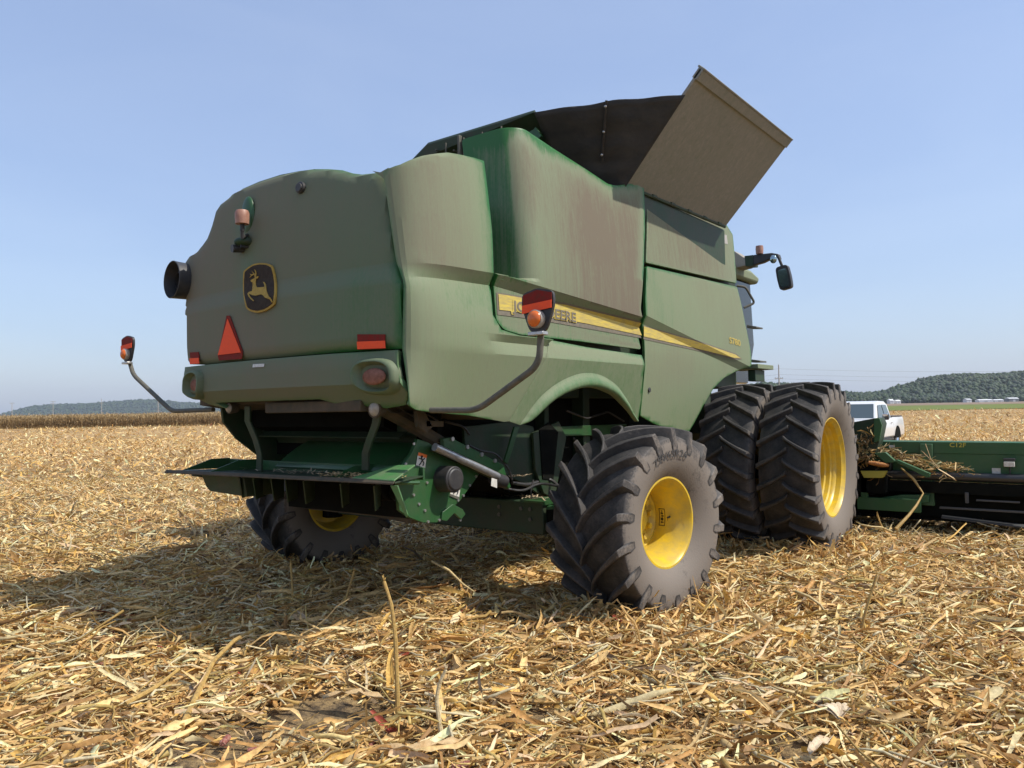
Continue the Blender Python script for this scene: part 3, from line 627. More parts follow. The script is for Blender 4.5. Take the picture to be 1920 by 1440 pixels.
# poles, wires, farm buildings
MWD = mat('weathered_pole_wood', (.34,.32,.29), .8, noise=((.42,.39,.35), 3., .2))
def pole(u, vtop, H, cross, label):
    D = (H-1.68-.17)*F/(hor(u)-vtop); p = cw((u-960)/F*D, D); r = empty('utility_pole', (p.x, p.y, -.17)); tag(r, label, 'utility pole', 'utility poles beyond the field')
    b = MB(); b.tube([(0,0,-.3),(0,0,H)], .17, 0, 8, True, [.2,.12]); b.build('pole', MWD, r)
    c, s = CY, SY
    for k, (h, w_) in enumerate(cross):
        b = MB(); v1 = Vector((c, s, 0)); b.tube([Vector((0,0,H-h)) - v1*w_, Vector((0,0,H-h)) + v1*w_], .09, 0, 6); b.build('crossarm', MWD, r)
        for q in (-1, -.5, .5, 1): MB().cyl(Vector((0,0,H-h+.08)) + v1*w_*q*.95, (0,0,1), .06, .22, 0, 6).build('insulator', MGR, r)
    return Vector((p.x, p.y, -.17)), H
pole(22, 755, 11, [(.5,1.5)], 'leftmost distant utility pole above the corn'); pole(99, 752, 11, [(.5,1.5),(1.6,1.3)], 'distant utility pole with crossarms, second from the left above the corn')
pole(190, 748, 12, [(2.6,1.3)], 'distant utility pole above the corn, third from the left'); pole(296, 737, 12, [(8.0,1.1)], 'tallest distant utility pole by the marker light arm on the left')
pr, Hh = pole(1461, 684, 11, [(3.2,.9)], 'single utility pole rising behind the front dual wheels')
p2 = cw((2250-960)/F*190, 190); r2 = empty('utility_pole', (p2.x, p2.y, -.17)); tag(r2, 'utility pole beyond the right edge carrying the wires', 'utility pole', 'utility poles beyond the field'); MB().tube([(0,0,-.3),(0,0,11)], .17, 0, 8).build('pole', MWD, r2)
pl = cw((1100-960)/F*175, 175)
for hz, nm in ((9.9,'uppermost wire strung from the pole behind the front wheels'),(8.6,'middle wire strung from the pole behind the front wheels'),(7.6,'lowest wire strung from the pole behind the front wheels')):
    pts = []
    for a, e in ((pl, pr), (pr, p2)):
        for i in range(21):
            t = i/20; q = a*(1-t) + e*t; pts.append((q.x, q.y, hz - 1.2*4*t*(1-t)))
    b = MB(); b.tube(pts, .016, 0, 5); tag(b.build('power_line', mat('wire', (.12,.12,.12), .6)), nm, 'wire')
MWW = mat('white_shed_metal', (.72,.72,.72), .6, noise=((.62,.62,.6), .6, .2)); MSR = mat('grey_shed_roof', (.42,.43,.43), .5, noise=((.5,.5,.5), .5, .2))
def shed(u0, u1, vtop, D, label, wallm=MWW, roofm=MWW, name='farm_shed', depth=12):
    H = (hor(u0)-vtop)/F*D + 1.68; a = cw((u0-960)/F*D, D); e = cw((u1-960)/F*D, D); ctr = (a+e)/2; W_ = (e-a).length; H = max(H, 2.5)
    r = empty(name, (ctr.x, ctr.y, 0), YAW); tag(r, label, 'farm building', 'farm buildings at the foot of the hill')
    b = MB(); b.box((-W_/2,-depth/2,-.2), (W_/2,depth/2,H*.66)); b.build('wall', wallm, r)
    b = MB(); b.prism([(-W_/2-.4,-depth/2-.5,H*.66),(-W_/2-.4,depth/2+.5,H*.66),(-W_/2-.4,0,H)], (W_+.8,0,0)); b.build('roof', roofm, r)
    b = MB(); b.box((-W_*.12,-depth/2-.06,-.1), (W_*.12,-depth/2-.003,H*.5)); b.build('door', MSR, r)
shed(1665,1672,748.5,1300,'small pale farm building at the foot of the hill just right of the truck roof'); shed(1677,1685,750,1300,'low white shed nearest the truck along the far field edge')
shed(1808,1817,747.5,1280,'small pale gabled farm building left of the long white sheds', MWW, MSR); shed(1831,1856,749,1280,'longest low white shed at the foot of the right hill'); shed(1860,1877,749,1280,'shorter low white shed right of the longest one')
shed(1887,1905,745.5,1260,'grey barn at the far right along the field edge', mat('grey_barn_wall', (.16,.17,.18), .7, noise=((.22,.22,.22), .5, .2)), MSR)

# ================================================================== COMBINE
CB = empty('combine_harvester', (0,0,0)); tag(CB, 'large dusty green combine harvester with yellow rims parked on the harvested corn field', 'combine harvester')
sm = smooth_poly
# side panels -------------------------------------------------
def spx(kind, pts): return [on_side(u, v, kind) for u, v in pts]
eng = spx('engine', [(872,246),(985,243),(1040,280),(1100,318),(1140,345),(1155,348),(1180,345),(1207,342),(1209,420),(1207,500),(1201,580),(1202,655),(1090,640),(975,627),(945,618),(930,600),(922,545),(922,515)])
eng = [(-1.28, 3.935), (-1.0, 3.95), (-.80, 3.955)] + eng[1:]
eng = [p for p in eng]; eng[-2] = (-1.205, eng[-2][1]); eng[-1] = (-1.22, 2.69); eng += [(-1.27, 3.1)]
panel('engine_side_panel', sm(eng, .035, sharp=()), lambda t,z,o: side_pt(t,z,'engine',o), MG_B, CB, roll=.022, step=.036, thick=.035, cuts=crease('engine'))
fu = spx('front', [(1213,366),(1362,421),(1374,440),(1381,531),(1211,492)])
panel('front_upper_panel', sm(fu, .02), lambda t,z,o: side_pt(t,z,'front',o), MG_B, CB, roll=.012)
fl = spx('front', [(1212,499),(1382,538),(1390,570),(1398,610),(1408,660),(1409,686),(1380,696),(1358,708),(1338,728),(1318,762),(1300,796),(1290,812),(1262,806),(1228,795),(1200,779),(1206,720),(1209,690),(1208,640),(1207,600),(1210,560)])
panel('front_side_panel', sm(fl, .03), lambda t,z,o: side_pt(t,z,'front',o), MG, CB, roll=.018, cuts=crease('front'))
arch_px = [(1192,790),(1175,766),(1150,738),(1119,724),(1087,723),(1053,735),(1025,753),(1003,776),(990,790),(975,797)]
lo = spx('lower', [(955,791)] ) + spx('lower', [(1029,640),(1204,666)]) + spx('lower', [(1205,700),(1203,750)]) + spx('lower', arch_px)
lo = spx('lower', [(955,790),(1029,637),(1100,651),(1203,666),(1206,700),(1203,750),(1196,790)] + arch_px)
panel('lower_side_panel', lo, lambda t,z,o: side_pt(t,z,'lower',o), MG, CB, roll=.010, rings=(.01,), cuts=crease('lower'), wear=.006)
aw = spx('lower', arch_px)                          # flared lip round the rear wheel arch
aw3 = [Vector((side_x(y, z, 'lower'), y, z)) for y, z in aw]; aw3 = bend(aw3, .12, 4); ctr = Vector((0, .12, 1.35)); vs = []; fs = []; rim = []
for i, p in enumerate(aw3):
    out = Vector((0, p.y-ctr.y, p.z-ctr.z)).normalized(); t = i/(len(aw3)-1); f = math.sin(PI*min(1, max(.03, t)))**.35
    for o_, x_ in ((.115,.004),(.085,.018),(.05,.045),(.02,.058),(-.004,.055),(-.014,.035),(-.014,-.03)):
        q = p + out*o_*f; q.x = side_x(q.y, q.z, 'lower') + x_*f + .001; vs.append(q); rim.append(.45 if x_ > .04 else .15)
for i in range(len(aw3)-1):
    for k in range(6): fs.append((i*7+k, i*7+k+1, i*7+k+8, i*7+k+7))
MB().add(vs, fs, 0, rim).build('wheel_arch_lip', MG, CB, smooth=60, fix=True)
# rear corner panel
cr = [(TL,3.33),(TL,3.0),(TL,2.7),(TL,2.56),(TL,2.3),(TL,2.09),(TL,1.9),(TL,1.80),(-1.99,1.72),(-1.86,1.685)] + spx('corner', [(880,779),(945,791)]) + [(p_[0]-.004, p_[1]) for p_ in spx('lower', [(955,790),(1029,637)])] + spx('corner', [(975,629),(940,618),(924,590)]) + [(-1.255,2.56),(-1.275,2.70),(-1.27,3.0),(-1.30,3.53),(-1.42,3.525),(-1.6,3.50),(-1.75,3.44),(-1.9,3.365)]
panel('rear_corner_panel', cr, lambda t,z,o: side_pt(t,z,'corner',o), MG, CB, roll=.022, thick=.03, cuts=crease('corner'))
# tailgate -----------------------------------------------------
tg = [on_rear(u, v) for u, v in [(720,321),(700,322),(672,325),(655,323),(635,317),(610,315),(585,315),(555,319),(520,326),(480,339),(450,352),(425,368),(408,385),(398,405),(392,432),(384,450),(370,466),(352,480),(343,488),(335,530),(345,570),(347,600),(348,650),(350,683)]]
rs_ = [(1.415,2.10),(1.425,2.54),(1.355,2.69),(1.30,3.0),(1.245,3.33)]
panel('tailgate', tg + [(-.9,2.105),(0,2.105),(.8,2.105)] + rs_, lambda t,z,o: rear_pt(t,z,'',o), MG_R, CB, roll=.035, rings=(.003,.007,.012,.02), thick=.05, wear=.014, cuts=crease('rear'), smooth=40)
bp_ = [(lambda q: (q[0]-.03, q[1]))(on_rear(u, v)) for u, v in [(350,688),(352,722),(362,742),(382,758),(408,766)]]
bpoly = [(p[0], p[1]) for p in bp_] + [(-.75,1.775),(.0,1.775),(.62,1.775),(.74,1.745),(1.2,1.70),(1.38,1.72),(1.46,1.80),(1.42,2.0),(1.415,2.09),(.8,2.095),(0,2.095),(-.8,2.095)]
panel('rear_bumper', bpoly, lambda t,z,o: rear_pt(t,z,'bumper',o), MG_R, CB, roll=.022, rings=(.01,.015), thick=.04, wear=.014, cuts=[((0,1.87),(0,1)),((0,1.98),(0,1))])
# body core, so that gaps between the panels look into something
b = MB(); b.box((-1.40,-.5,2.12), (1.40,4.1,3.42)); b.box((-1.18,-1.92,1.86), (.98,-.5,3.20)); b.box((.98,-1.85,1.9), (1.35,-.5,2.55)); b.box((-1.49,.97,3.42), (1.485,3.56,3.885)); b.box((-1.38,2.6,1.9), (1.38,4.1,2.12))
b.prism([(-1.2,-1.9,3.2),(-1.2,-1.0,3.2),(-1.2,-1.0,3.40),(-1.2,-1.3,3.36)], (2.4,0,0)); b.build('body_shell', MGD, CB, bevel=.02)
b = MB(); o3 = [rear_pt(x, z) for x, z in tg[6:]]                     # left rear side of the hood
vs = []; 
for k, (dy, sc) in enumerate(((.03,.99),(.10,.985),(.5,.97),(1.2,.96))):
    for p in o3: vs.append((p.x*sc if p.x < 0 else p.x*sc, p.y+dy, 2.1+(p.z-2.1)*(.985 if k else 1)))
m_ = len(o3); b.add(vs, [(k*m_+i, k*m_+i+1, (k+1)*m_+i+1, (k+1)*m_+i) for k in range(3) for i in range(m_-1)]); b.build('left_hood_side', MG_R, CB, smooth=50, fix=True)
# left body panels, plain mirror of the right ones (seen only from the side)
for nm, poly, kind in (('engine_side_panel', sm(eng, .035), 'engine'), ('front_side_panel', fl, 'front'), ('front_upper_panel', fu, 'front')):
    o = panel(nm, [p for p in poly], (lambda kd: (lambda t,z,o: Vector((-side_pt(t,z,kd,o).x+.0, t, z))))(kind), MG, CB, roll=.03, step=.16, flip=True) if nm != 'engine_side_panel' else panel(nm, [(-.8,3.35),(1.1,3.75),(1.1,2.2),(-.8,2.2)], lambda t,z,o: Vector((-1.5-o, t, z)), MG, CB, roll=.03, step=.16, flip=True)
# yellow stripe ------------------------------------------------
def decal(name, pts, kind, m, off, rear=False, step=.055):
    fn = (lambda t,z,o: rear_pt(t,z,'',o)) if rear else (lambda t,z,o: side_pt(t,z,kind,o))
    return panel(name, pts, fn, m, CB, roll=.0001, step=step, thick=0, off=off, rings=(), cuts=[] if rear else crease(kind))
def spx2(kind, pts): return spx(kind, pts)
decal('stripe_border', spx('engine', [(930,548),(1060,568),(1201,602),(1202,634),(1100,616),(1010,600),(932,590)]), 'engine', MDB, .004)
decal('stripe', spx('engine', [(933,551),(1060,572),(1201,606),(1202,629),(1100,607),(1010,590),(935,581)]), 'engine', MYD, .008)
decal('stripe_border', spx('front', [(1206,610),(1300,636),(1380,663),(1391,673),(1380,675),(1300,656),(1206,636)]), 'front', MDB, .004)
decal('stripe', spx('front', [(1206,612),(1300,639),(1378,665),(1388,672),(1375,671),(1300,652),(1206,631)]), 'front', MYD, .008)
def side_text(txt, p0, p1, hgt_, kind, m, off, name, fat=.018):
    a = on_side(*p0, kind); e = on_side(*p1, kind); vs, fs = text_tris(txt, 1., fat); w_ = max(v[0] for v in vs); ux = ((e[0]-a[0])/w_, (e[1]-a[1])/w_)
    b = MB(); b.add([side_pt(a[0]+v[0]*ux[0], a[1]+v[0]*ux[1]+v[1]*hgt_/.7, kind, off) for v in vs], fs); o = b.build(name, m, CB, smooth=0, fix=False)
    if sum(p.normal.x*p.area for p in o.data.polygons) < 0: o.data.flip_normals()
    return o
side_text('JOHN DEERE', (961,582), (1078,604), .078, 'engine', MDB, .013, 'lettering')
side_text('JOHN DEERE', (959.5,582), (1079.5,604), .078, 'engine', MYD, .0105, 'lettering_outline', .075)
side_text('S780', (1367,643), (1388,649), .075, 'front', mat('gold_print', (.50,.38,.08), .6), .006, 'lettering')
# badge with leaping deer --------------------------------------
def zb(x, y): return (440 + x/12, 480 + y/12)
def rearpoly(pts, off): 
    P = [on_rear(*zb(*p)) for p in pts]; return [rear_pt(x, z, '', off) for x, z in P]
outer = sm([(240,345),(330,270),(460,190),(600,160),(760,170),(885,225),(935,420),(970,640),(965,850),(940,1095),(820,1190),(700,1250),(540,1285),(400,1250),(300,1185),(260,1020),(232,830),(228,560)], 45)
inner = sm([(275,370),(350,300),(470,225),(600,198),(750,205),(862,262),(905,420),(935,640),(930,850),(900,1075),(790,1155),(690,1210),(540,1240),(410,1210),(335,1160),(292,1000),(262,830),(262,560)], 40)
b = MB(); b.prism(rearpoly(outer, .004), (0,-.014,0)); bo = b.build('emblem', MGO, CB)
b = MB(); b.prism(rearpoly(inner, .014), (0,-.007,0)); b.build('emblem_field', MBG, bo)
deer = [(420,565),(440,545),(500,515),(520,500),(505,430),(480,440),(455,452),(400,492),(435,445),(405,408),(440,425),(470,415),(490,405),(445,345),(480,380),(505,400),(530,420),(528,370),(505,310),(535,335),(550,400),(545,480),(575,470),(605,462),(580,510),(545,520),(535,600),(545,680),(565,715),(650,712),(720,705),(740,690),(730,640),(700,590),(725,595),(760,645),(770,720),(775,780),(800,850),(830,920),(870,950),(915,1040),(905,1060),(860,985),(800,965),(745,940),(700,890),(660,870),(590,885),(530,898),(470,890),(410,865),(380,862),(400,910),(450,965),(495,1010),(485,1025),(430,980),(380,920),(350,855),(380,820),(455,795),(465,740),(470,660),(468,590),(440,595)]
b = MB(); b.prism(rearpoly(deer, .022), (0,-.005,0)); b.build('deer_mark', MGO, bo, smooth=0)
# rear markings
def rp(pts, name, m, off=.006, th=.006, parent=CB):
    P = [on_rear(u, v) for u, v in pts]; b = MB(); b.prism([rear_pt(x, z, '', off) for x, z in P], (0,-th,0)); return b.build(name, m, parent)
sv = rp([(427,592),(433,592),(457,659),(457,664),(455,673),(413,676),(411,668)], 'slow_vehicle_sign', MRDD); rp([(430,598),(455,661),(412,666)], 'reflective_triangle', MRD, .014, .004, sv)
rp([(672,627),(724,627),(724,654),(673,656)], 'reflector', MRDD); rp([(673,641),(725,639),(726,653),(674,655)], 'reflector', MRD, .014)
rp([(358,661),(374,660),(376,671),(359,671)], 'reflector', MRDD); rp([(359,672),(376,671),(377,682),(360,683)], 'reflector', MRD, .014)
q = MB(); P = [on_rear(*p) for p in [(478,683),(499,682),(499,688),(478,689)]]; q.prism([rear_pt(x, z, 'bumper', .004) for x, z in P], (0,-.004,0)); q.build('small_sticker', MWH, CB)
# tail lights in raised pods
for sx, uc, vc in ((1,700,706),(-1,367,722)):
    c = K(uc, vc, Y=rear_pt(1.12, 1.93, 'bumper').y - .01); b = MB(); prof = []; vs = []; fs = []; N_ = 40
    for rr, yy in ((1.0,.03),(.965,-.008),(.88,-.024),(.80,-.024),(.68,.000),(.60,.022)):
        for k in range(N_):
            a = 2*PI*k/N_; ex = abs(math.cos(a))**.75*math.copysign(1, math.cos(a)); ez = abs(math.sin(a))**.75*math.copysign(1, math.sin(a)); pw_ = .20 if sx > 0 else .155; xx = c.x + pw_*rr*ex - sx*.012*ez; zz = c.z + (.128*rr)*ez; vs.append((xx, rear_pt(xx, zz, 'bumper').y - .018 + yy*1.5, zz))
    for j in range(5):
        for k in range(N_): fs.append((j*N_+k, j*N_+(k+1)%N_, (j+1)*N_+(k+1)%N_, (j+1)*N_+k))
    o = b.add(vs, fs, 0, [.15,.5,.5,.4,.2,.1][0:1]*0 or [x for x in (.0,.12,.22,.22,.05,.0) for _ in range(N_)]).build('tail_light_pod', MG_R, CB, smooth=60, fix=True)
    b = MB(); b.sphere((c.x, c.y+.006, c.z), 1, 0, (.115 if sx > 0 else .09,.022,.058), 32); b.build('tail_light', MLR, o, smooth=80)
# beacon and bracket on the tailgate, small round cap, exhaust outlet
p = Vector((*on_rear(466,405), 0)); P0 = rear_pt(p.x, p.y); 
b = MB(); 
b.sphere((P0.x, P0.y-.002, P0.z), 1, 0, (.085,.03,.16), 24); b.build('beacon_recess', MGC, CB, smooth=80)
bc = K(454, 407, Y=P0.y-.12)
b = MB(); b.lathe([(-.055,.001),(-.055,.052),(0,.055),(.03,.055),(.052,.046),(.058,.001)], bc, 'Z', 24); bb = b.build('beacon', MBE, CB)
b = MB(); b.cyl(bc-Vector((0,0,.11)), (0,0,1), .018, .06, 0, 10); q1 = K(466,440,Y=P0.y-.0); b.tube([bc-Vector((0,0,.10)), bc-Vector((0,0,.16)), q1], .014, 0, 8); b.build('beacon_post', MBK, bb)
q2 = K(466,456,Y=P0.y); b = MB(); b.sphere((q2.x, q2.y-.03, q2.z), 1, 0, (.085,.09,.042), 20); b.build('camera_hood', MGD, CB, smooth=80)
b = MB(); b.cyl((q2.x-.03, q2.y-.02, q2.z-.045), (-.2,-1,-.1), .032, .10, 0, 14); b.cyl((q2.x+.035, q2.y-.02, q2.z-.035), (-.2,-1,-.1), .016, .07, 0, 10); b.build('reversing_camera', MBK, CB)
q3 = on_rear(566,353); b = MB(); b.cyl(rear_pt(*q3, '', -.01), (0,-1,.1), .045, .035, 0, 24); b.lathe([(0,.034),(-.012,.034),(-.012,.001)], rear_pt(*q3, '', .024), 'Y', 24); b.build('vent_cap', MBK, CB, bevel=.004)
ex = K(322, 524, Y=-2.13); ax_ = Vector((-.10,-.99,.03)).normalized()
def ring_lathe(b, c, ax, prof, seg=36, mi=0):
    s_ = ax.cross(Vector((0,0,1))).normalized(); u_ = s_.cross(ax); vs = []; fs = []
    for d_, r_ in prof: vs += [c + ax*d_ + s_*r_*math.cos(2*PI*k/seg) + u_*r_*math.sin(2*PI*k/seg) for k in range(seg)]
    for j in range(len(prof)-1):
        for k in range(seg): fs.append((j*seg+k, j*seg+(k+1)%seg, (j+1)*seg+(k+1)%seg, (j+1)*seg+k))
    return b.add(vs, fs, mi)
b = MB(); ring_lathe(b, ex, ax_, [(-.26,.150),(-.20,.158),(-.02,.166),(.0,.168),(.004,.162),(-.03,.155),(-.20,.14),(-.21,.10),(-.21,.07)]); b.build('exhaust_outlet', MNV, CB, smooth=40, fix=True)
b = MB(); ring_lathe(b, ex, ax_, [(-.22,.085),(-.06,.080),(-.055,.070),(-.20,.066),(-.20,.001)]); b.build('exhaust_pipe', MBK, CB, smooth=40, fix=True)
b = MB(); ring_lathe(b, ex, ax_, [(-.34,.22),(-.25,.20),(-.22,.16)]); b.build('exhaust_collar', MGD, CB, smooth=60)

# grain tank covers -------------------------------------------
A, B_ = K(1168,345,X=1.5), K(1360,425,X=1.5); D_, C_ = Vector((2.345,.93,4.77)), Vector((2.335,3.54,4.82)); A.y = .93; B_.y = 3.54
for sx in (1, -1):
    f = lambda p: Vector((p.x*sx, p.y, p.z - (0 if sx > 0 else .2*max(0, (p.z-3.95)/.85)))); nrm = Vector((-.73,0,.68)); nrm.x *= sx
    qa, qb, qc, qd = map(f, (A, B_, C_, D_)); b = MB(); b.prism([qa, qb, qc, qd], nrm*.03); fp = b.build('tank_side_flap', MG_T, CB, bevel=.006)
    e = (qd-qa).normalized(); b = MB(); b.prism([qd - e*.10 - nrm*.016, qd - nrm*.016, qc - nrm*.016, qc - e*.10 - nrm*.016], nrm*.06); b.prism([qd-nrm*.02, qd+e*.02-nrm*.02, qc+e*.02-nrm*.02, qc-nrm*.02], nrm*.08); b.build('flap_rim', MG_T, fp, bevel=.004)
    b = MB(); b.tube([f(A)+Vector((0,.02,-.005)), f(B_)+Vector((0,-.02,-.005))], .018, 0, 8); 
    for k in range(6): t = (k+.5)/6; c_ = f(A).lerp(f(B_), t); b.cyl(c_-Vector((0,.05,0)), (0,1,0), .024, .1, 0, 10)
    b.build('flap_hinge', MGD, fp)
# rear flap of the tank, black canvas gussets
E_ = Vector((1.03,.10,4.45)); HR = Vector((1.46,.93,3.88))
rf = [Vector((1.04,.93,3.88)), Vector((-1.35,.93,3.88)), Vector((-1.05,.50,4.16)), Vector((-.64,.12,4.31)), Vector((-.34,.1,4.45)), E_]
b = MB(); b.prism(rf, Vector((0,.02,.03))); rfo = b.build('tank_rear_flap', MGD, CB, bevel=.004)
for t in (.18,.36,.54,.72): x = -.3+1.33*t; MB().box((x,.07,4.2), (x+.010,.085,4.40)).build('flap_rib', MGR, rfo)
for (x, z) in ((-.2,4.36),(.05,4.30),(.3,4.36),(.6,4.36),(.8,4.3)): MB().cyl((x,.12,z), (0,-1,0), .010, .045, 0, 8).build('bolt', MGR, rfo)
b = MB(); b.box((.12,.05,4.15), (.15,.10,4.43)); b.build('flap_post', MGR, rfo, bevel=.008)
def canvas(sx):
    A2 = Vector((1.50,.93,3.80)); Etop = E_ + Vector((0,0,.0)); Ft = A2.lerp(D_, .80); n1, n2 = 26, 18; vs = []; fs = []
    for j in range(n2):
        t = j/(n2-1); e0 = Vector((1.00,.86,3.70)).lerp(E_, t); e1 = A2.lerp(Ft, t)
        for i in range(n1):
            s = i/(n1-1); p = e0.lerp(e1, s); sag = math.sin(PI*s)
            p += Vector((.02,-.03,.012*t*t))*sag + Vector((.3,-.7,.2))*(.018*math.sin(s*17+t*5)*sag + .014*math.sin(t*23+s*3)*sag); vs.append((p.x*sx, p.y, p.z))
    for j in range(n2-1):
        for i in range(n1-1): fs.append((j*n1+i, j*n1+i+1, (j+1)*n1+i+1, (j+1)*n1+i))
    b = MB(); b.add(vs, fs); o = b.build('canvas_gusset', MTA, CB, smooth=70, fix=True); sd = o.modifiers.new('thickness', 'SOLIDIFY'); sd.thickness = .004
    if sx > 0:
        def at(s, t): return Vector(vs[int(t*(n2-1))*n1 + int(s*(n1-1))])
        b = MB(); P = [at(.5, t)+Vector((.008,-.015,0)) for t in (1,.85,.7,.55,.42)]; b.tube(P, .013, 0, 6); b.build('canvas_strap', MBK, o)
        for t in (.95,.72,.5): b = MB(); b.sphere(at(.5, t)+Vector((.01,-.03,0)), .014, 0); b.build('strap_button', MST, o)
canvas(1)
b = MB(); pts_ = [(-.98,.9,3.9),(-1.02,.5,4.15)]; b.tube(pts_, .02, 0, 6); b.build('flap_strut', MGD, CB)
# small green wedge behind the cover top and a spiky latch on the tailgate's top right
b = MB(); b.prism([K(1000,243,Y=.2), K(1004,238,Y=.2), K(1015,255,Y=.2), K(1005,262,Y=.2), K(985,250,Y=.2)], (0,.03,0)); b.build('tank_corner_bracket', MGC, CB)
lp = side_pt(TL, 3.325, 'corner'); b = MB(); b.prism([lp+Vector((-.14,.03,.045)), lp+Vector((-.05,.02,.015)), lp+Vector((.03,.02,.03)), lp+Vector((.0,.02,-.05)), lp+Vector((-.05,.02,-.01))], (0,.03,0)); b.build('latch', MG, CB)
# small square vent sticker
decal('small_sticker', spx('front', [(1351,438),(1362,441),(1364,458),(1353,455)]), 'front', MLENS, .005)
b = MB(); q = on_side(1217,731,'front'); c = side_pt(*q, 'front'); b.cyl(c-Vector((.01,0,0)), (1,0,0), .026, .02, 0, 16); b.build('panel_latch', MBK, CB, bevel=.004)

# marker light arms -------------------------------------------
for sx in (1, -1):
    if sx > 0: pts = [K(808,769,Y=-1.9), K(895,769,Y=-1.9), K(1011,684,Y=-1.9), K(1014,628,Y=-1.9)]
    else: pts = [K(400,768,Y=-1.9), K(322,771,Y=-1.9), K(250,703,Y=-1.9), K(244,682,Y=-1.9)]
    b = MB(); b.tube(bend(pts, .09, 6), .021, 0, 12); am = b.build('marker_light_arm', MGR, CB, smooth=60)
    hc = pts[-1] + Vector((0, -.03, .17)) if sx > 0 else pts[-1] + Vector((0,-.03,.12)); S_ = .93
    hc = Vector((pts[-1].x, -1.93, pts[-1].z + .155))
    shield = sm([(-.115,.10),(.0,.128),(.115,.10),(.118,.02),(.075,-.10),(.05,-.14),(-.05,-.14),(-.075,-.10),(-.118,.02)], .03)
    b = MB(); b.prism([hc + Vector((x, 0, z)) for x, z in shield], (0,.022,0)); sh = b.build('marker_shield', MBK, am, bevel=.006)
    b = MB(); b.prism([hc + Vector((x, -.002, z)) for x, z in [(-.105,.018),(.108,.036),(.108,.09),(0,.115),(-.105,.09)]], (0,-.004,0), 1); b.prism([hc + Vector((x, -.008, z)) for x, z in [(-.108,-.022),(.108,-.002),(.108,.045),(-.108,.028)]], (0,-.004,0), 0); b.build('reflector_tape', [MRD, MRDD], am)
    lc = hc + Vector((0,-.02,-.062)); b = MB(); ring_lathe(b, lc, Vector((0,-1,0)), [(-.02,.056),(.012,.056),(.018,.05)]); b.build('lamp_bezel', MLENS, am, smooth=60)
    b = MB(); b.sphere(lc + Vector((0,-.012,0)), 1, 0, (.049,.030,.05), 24); b.build('amber_lamp', MOR, am, smooth=80)
    b = MB(); b.sphere(lc + Vector((0,.045,0)), 1, 0, (.04,.026,.042), 24); b.build('amber_lamp', MOR, am, smooth=80)
    b = MB(); b.box(hc+Vector((-.055,-.03,-.16)), hc+Vector((.055,.03,-.138))); b.build('lamp_bracket', MST, am, bevel=.004)

# underside of the rear ----------------------------------------
def plate(pts, X, name, m, th=.02, parent=CB, bevel=.003):
    b = MB(); b.prism([K(u, v, X=X) for u, v in pts], (-th,0,0)); return b.build(name, m, parent, bevel=bevel)
cp = [(783,823),(804,830),(850,862),(899,889),(862,940),(850,950),(835,973),(817,980),(794,980),(769,971),(749,957),(745,913),(750,882),(772,850)]
ch = plate(cp, 1.15, 'chopper_side_plate', MGC, .03)
for u, v in [(775,928),(785,945),(796,957),(823,975),(802,978),(760,870),(765,889),(812,846),(862,893),(868,929),(858,938),(880,910),(842,958),(755,945),(775,832),(892,893),(862,975),(800,905),(758,906)]:
    b = MB(); c = K(u, v, X=1.15); b.cyl(c, (1,0,0), .011, .010, 0, 6); b.build('bolt', MST, ch)
b = MB(); c = K(835,898,X=1.18); b.cyl(c-Vector((.05,0,0)), (1,0,0), .10, .15, 0, 32); b.lathe([(.0,.085),(.012,.08),(.012,.001)], c+Vector((.10,0,0)), 'X', 32); b.build('drive_cover', MBK, CB, bevel=.008)
b = MB(); b.tube([K(815,838,X=1.24), K(933,893,X=1.24)], .030, 0, 14); act = b.build('actuator', MST, CB)
b = MB(); b.prism([K(812,846,X=1.20), K(817,834,X=1.20), K(940,888,X=1.20), K(936,903,X=1.20)], (-.03,0,0)); b.build('actuator_channel', MGD, CB)
b = MB(); b.tube([K(925,897,X=1.2), K(945,903,X=1.2)], .055, 0, 16); b.build('actuator_motor', MBK, CB)
b = MB(); b.prism([K(922,896,X=1.27), K(932,899,X=1.27), K(932,915,X=1.27), K(921,911,X=1.27)], (-.004,0,0)); b.build('motor_sticker', MWH, CB)
plate([(832,822),(845,820),(944,872),(950,893),(958,912),(954,917),(944,896),(934,885),(833,838)], 1.20, 'chopper_rail', MGC, .04)
for u, v in [(847,823),(875,838),(902,852),(927,864)]: MB().cyl(K(u, v, X=1.2), (1,0,0), .017, .014, 0, 12).build('bolt', MST, CB)
for (u, v, up) in ((790,865,0),(854,919,1)):           # warning stickers
    def L2(a, c_): return K(u + a, v + c_, X=1.154)
    o = MB().prism([L2(-8+2,-17), L2(8+2,-12), L2(6,18), L2(-11,11)], (.002,0,0)).build('warning_sticker', MWH, CB)
    MB().prism([L2(-6,-17), L2(10,-12), L2(9,-6), L2(-7,-11)], (.005,0,0)).build('orange_band', MOR, o); MB().prism([L2(-10,7), L2(7,13), L2(6,18), L2(-11,11)], (.005,0,0)).build('grey_band', MGR, o)
    b = MB(); 
    for P in ([(-1,-8),(1,-3),(-2,3),(-5,7)], [(-5,-6),(3,-3),(5,-6)], [(1,-2),(4,3),(2,8)]): b.tube([L2(*p_)+Vector((.006,0,0)) for p_ in P], .0045, 0, 5)
    b.sphere(L2(0,-9)+Vector((.005,0,0)), .009); b.build('pictogram', MBLK, o)
plate([(830,960),(850,945),(868,955),(873,964),(865,974),(852,962),(838,977),(828,975)], 1.17, 'latch_hook', MGC, .02)
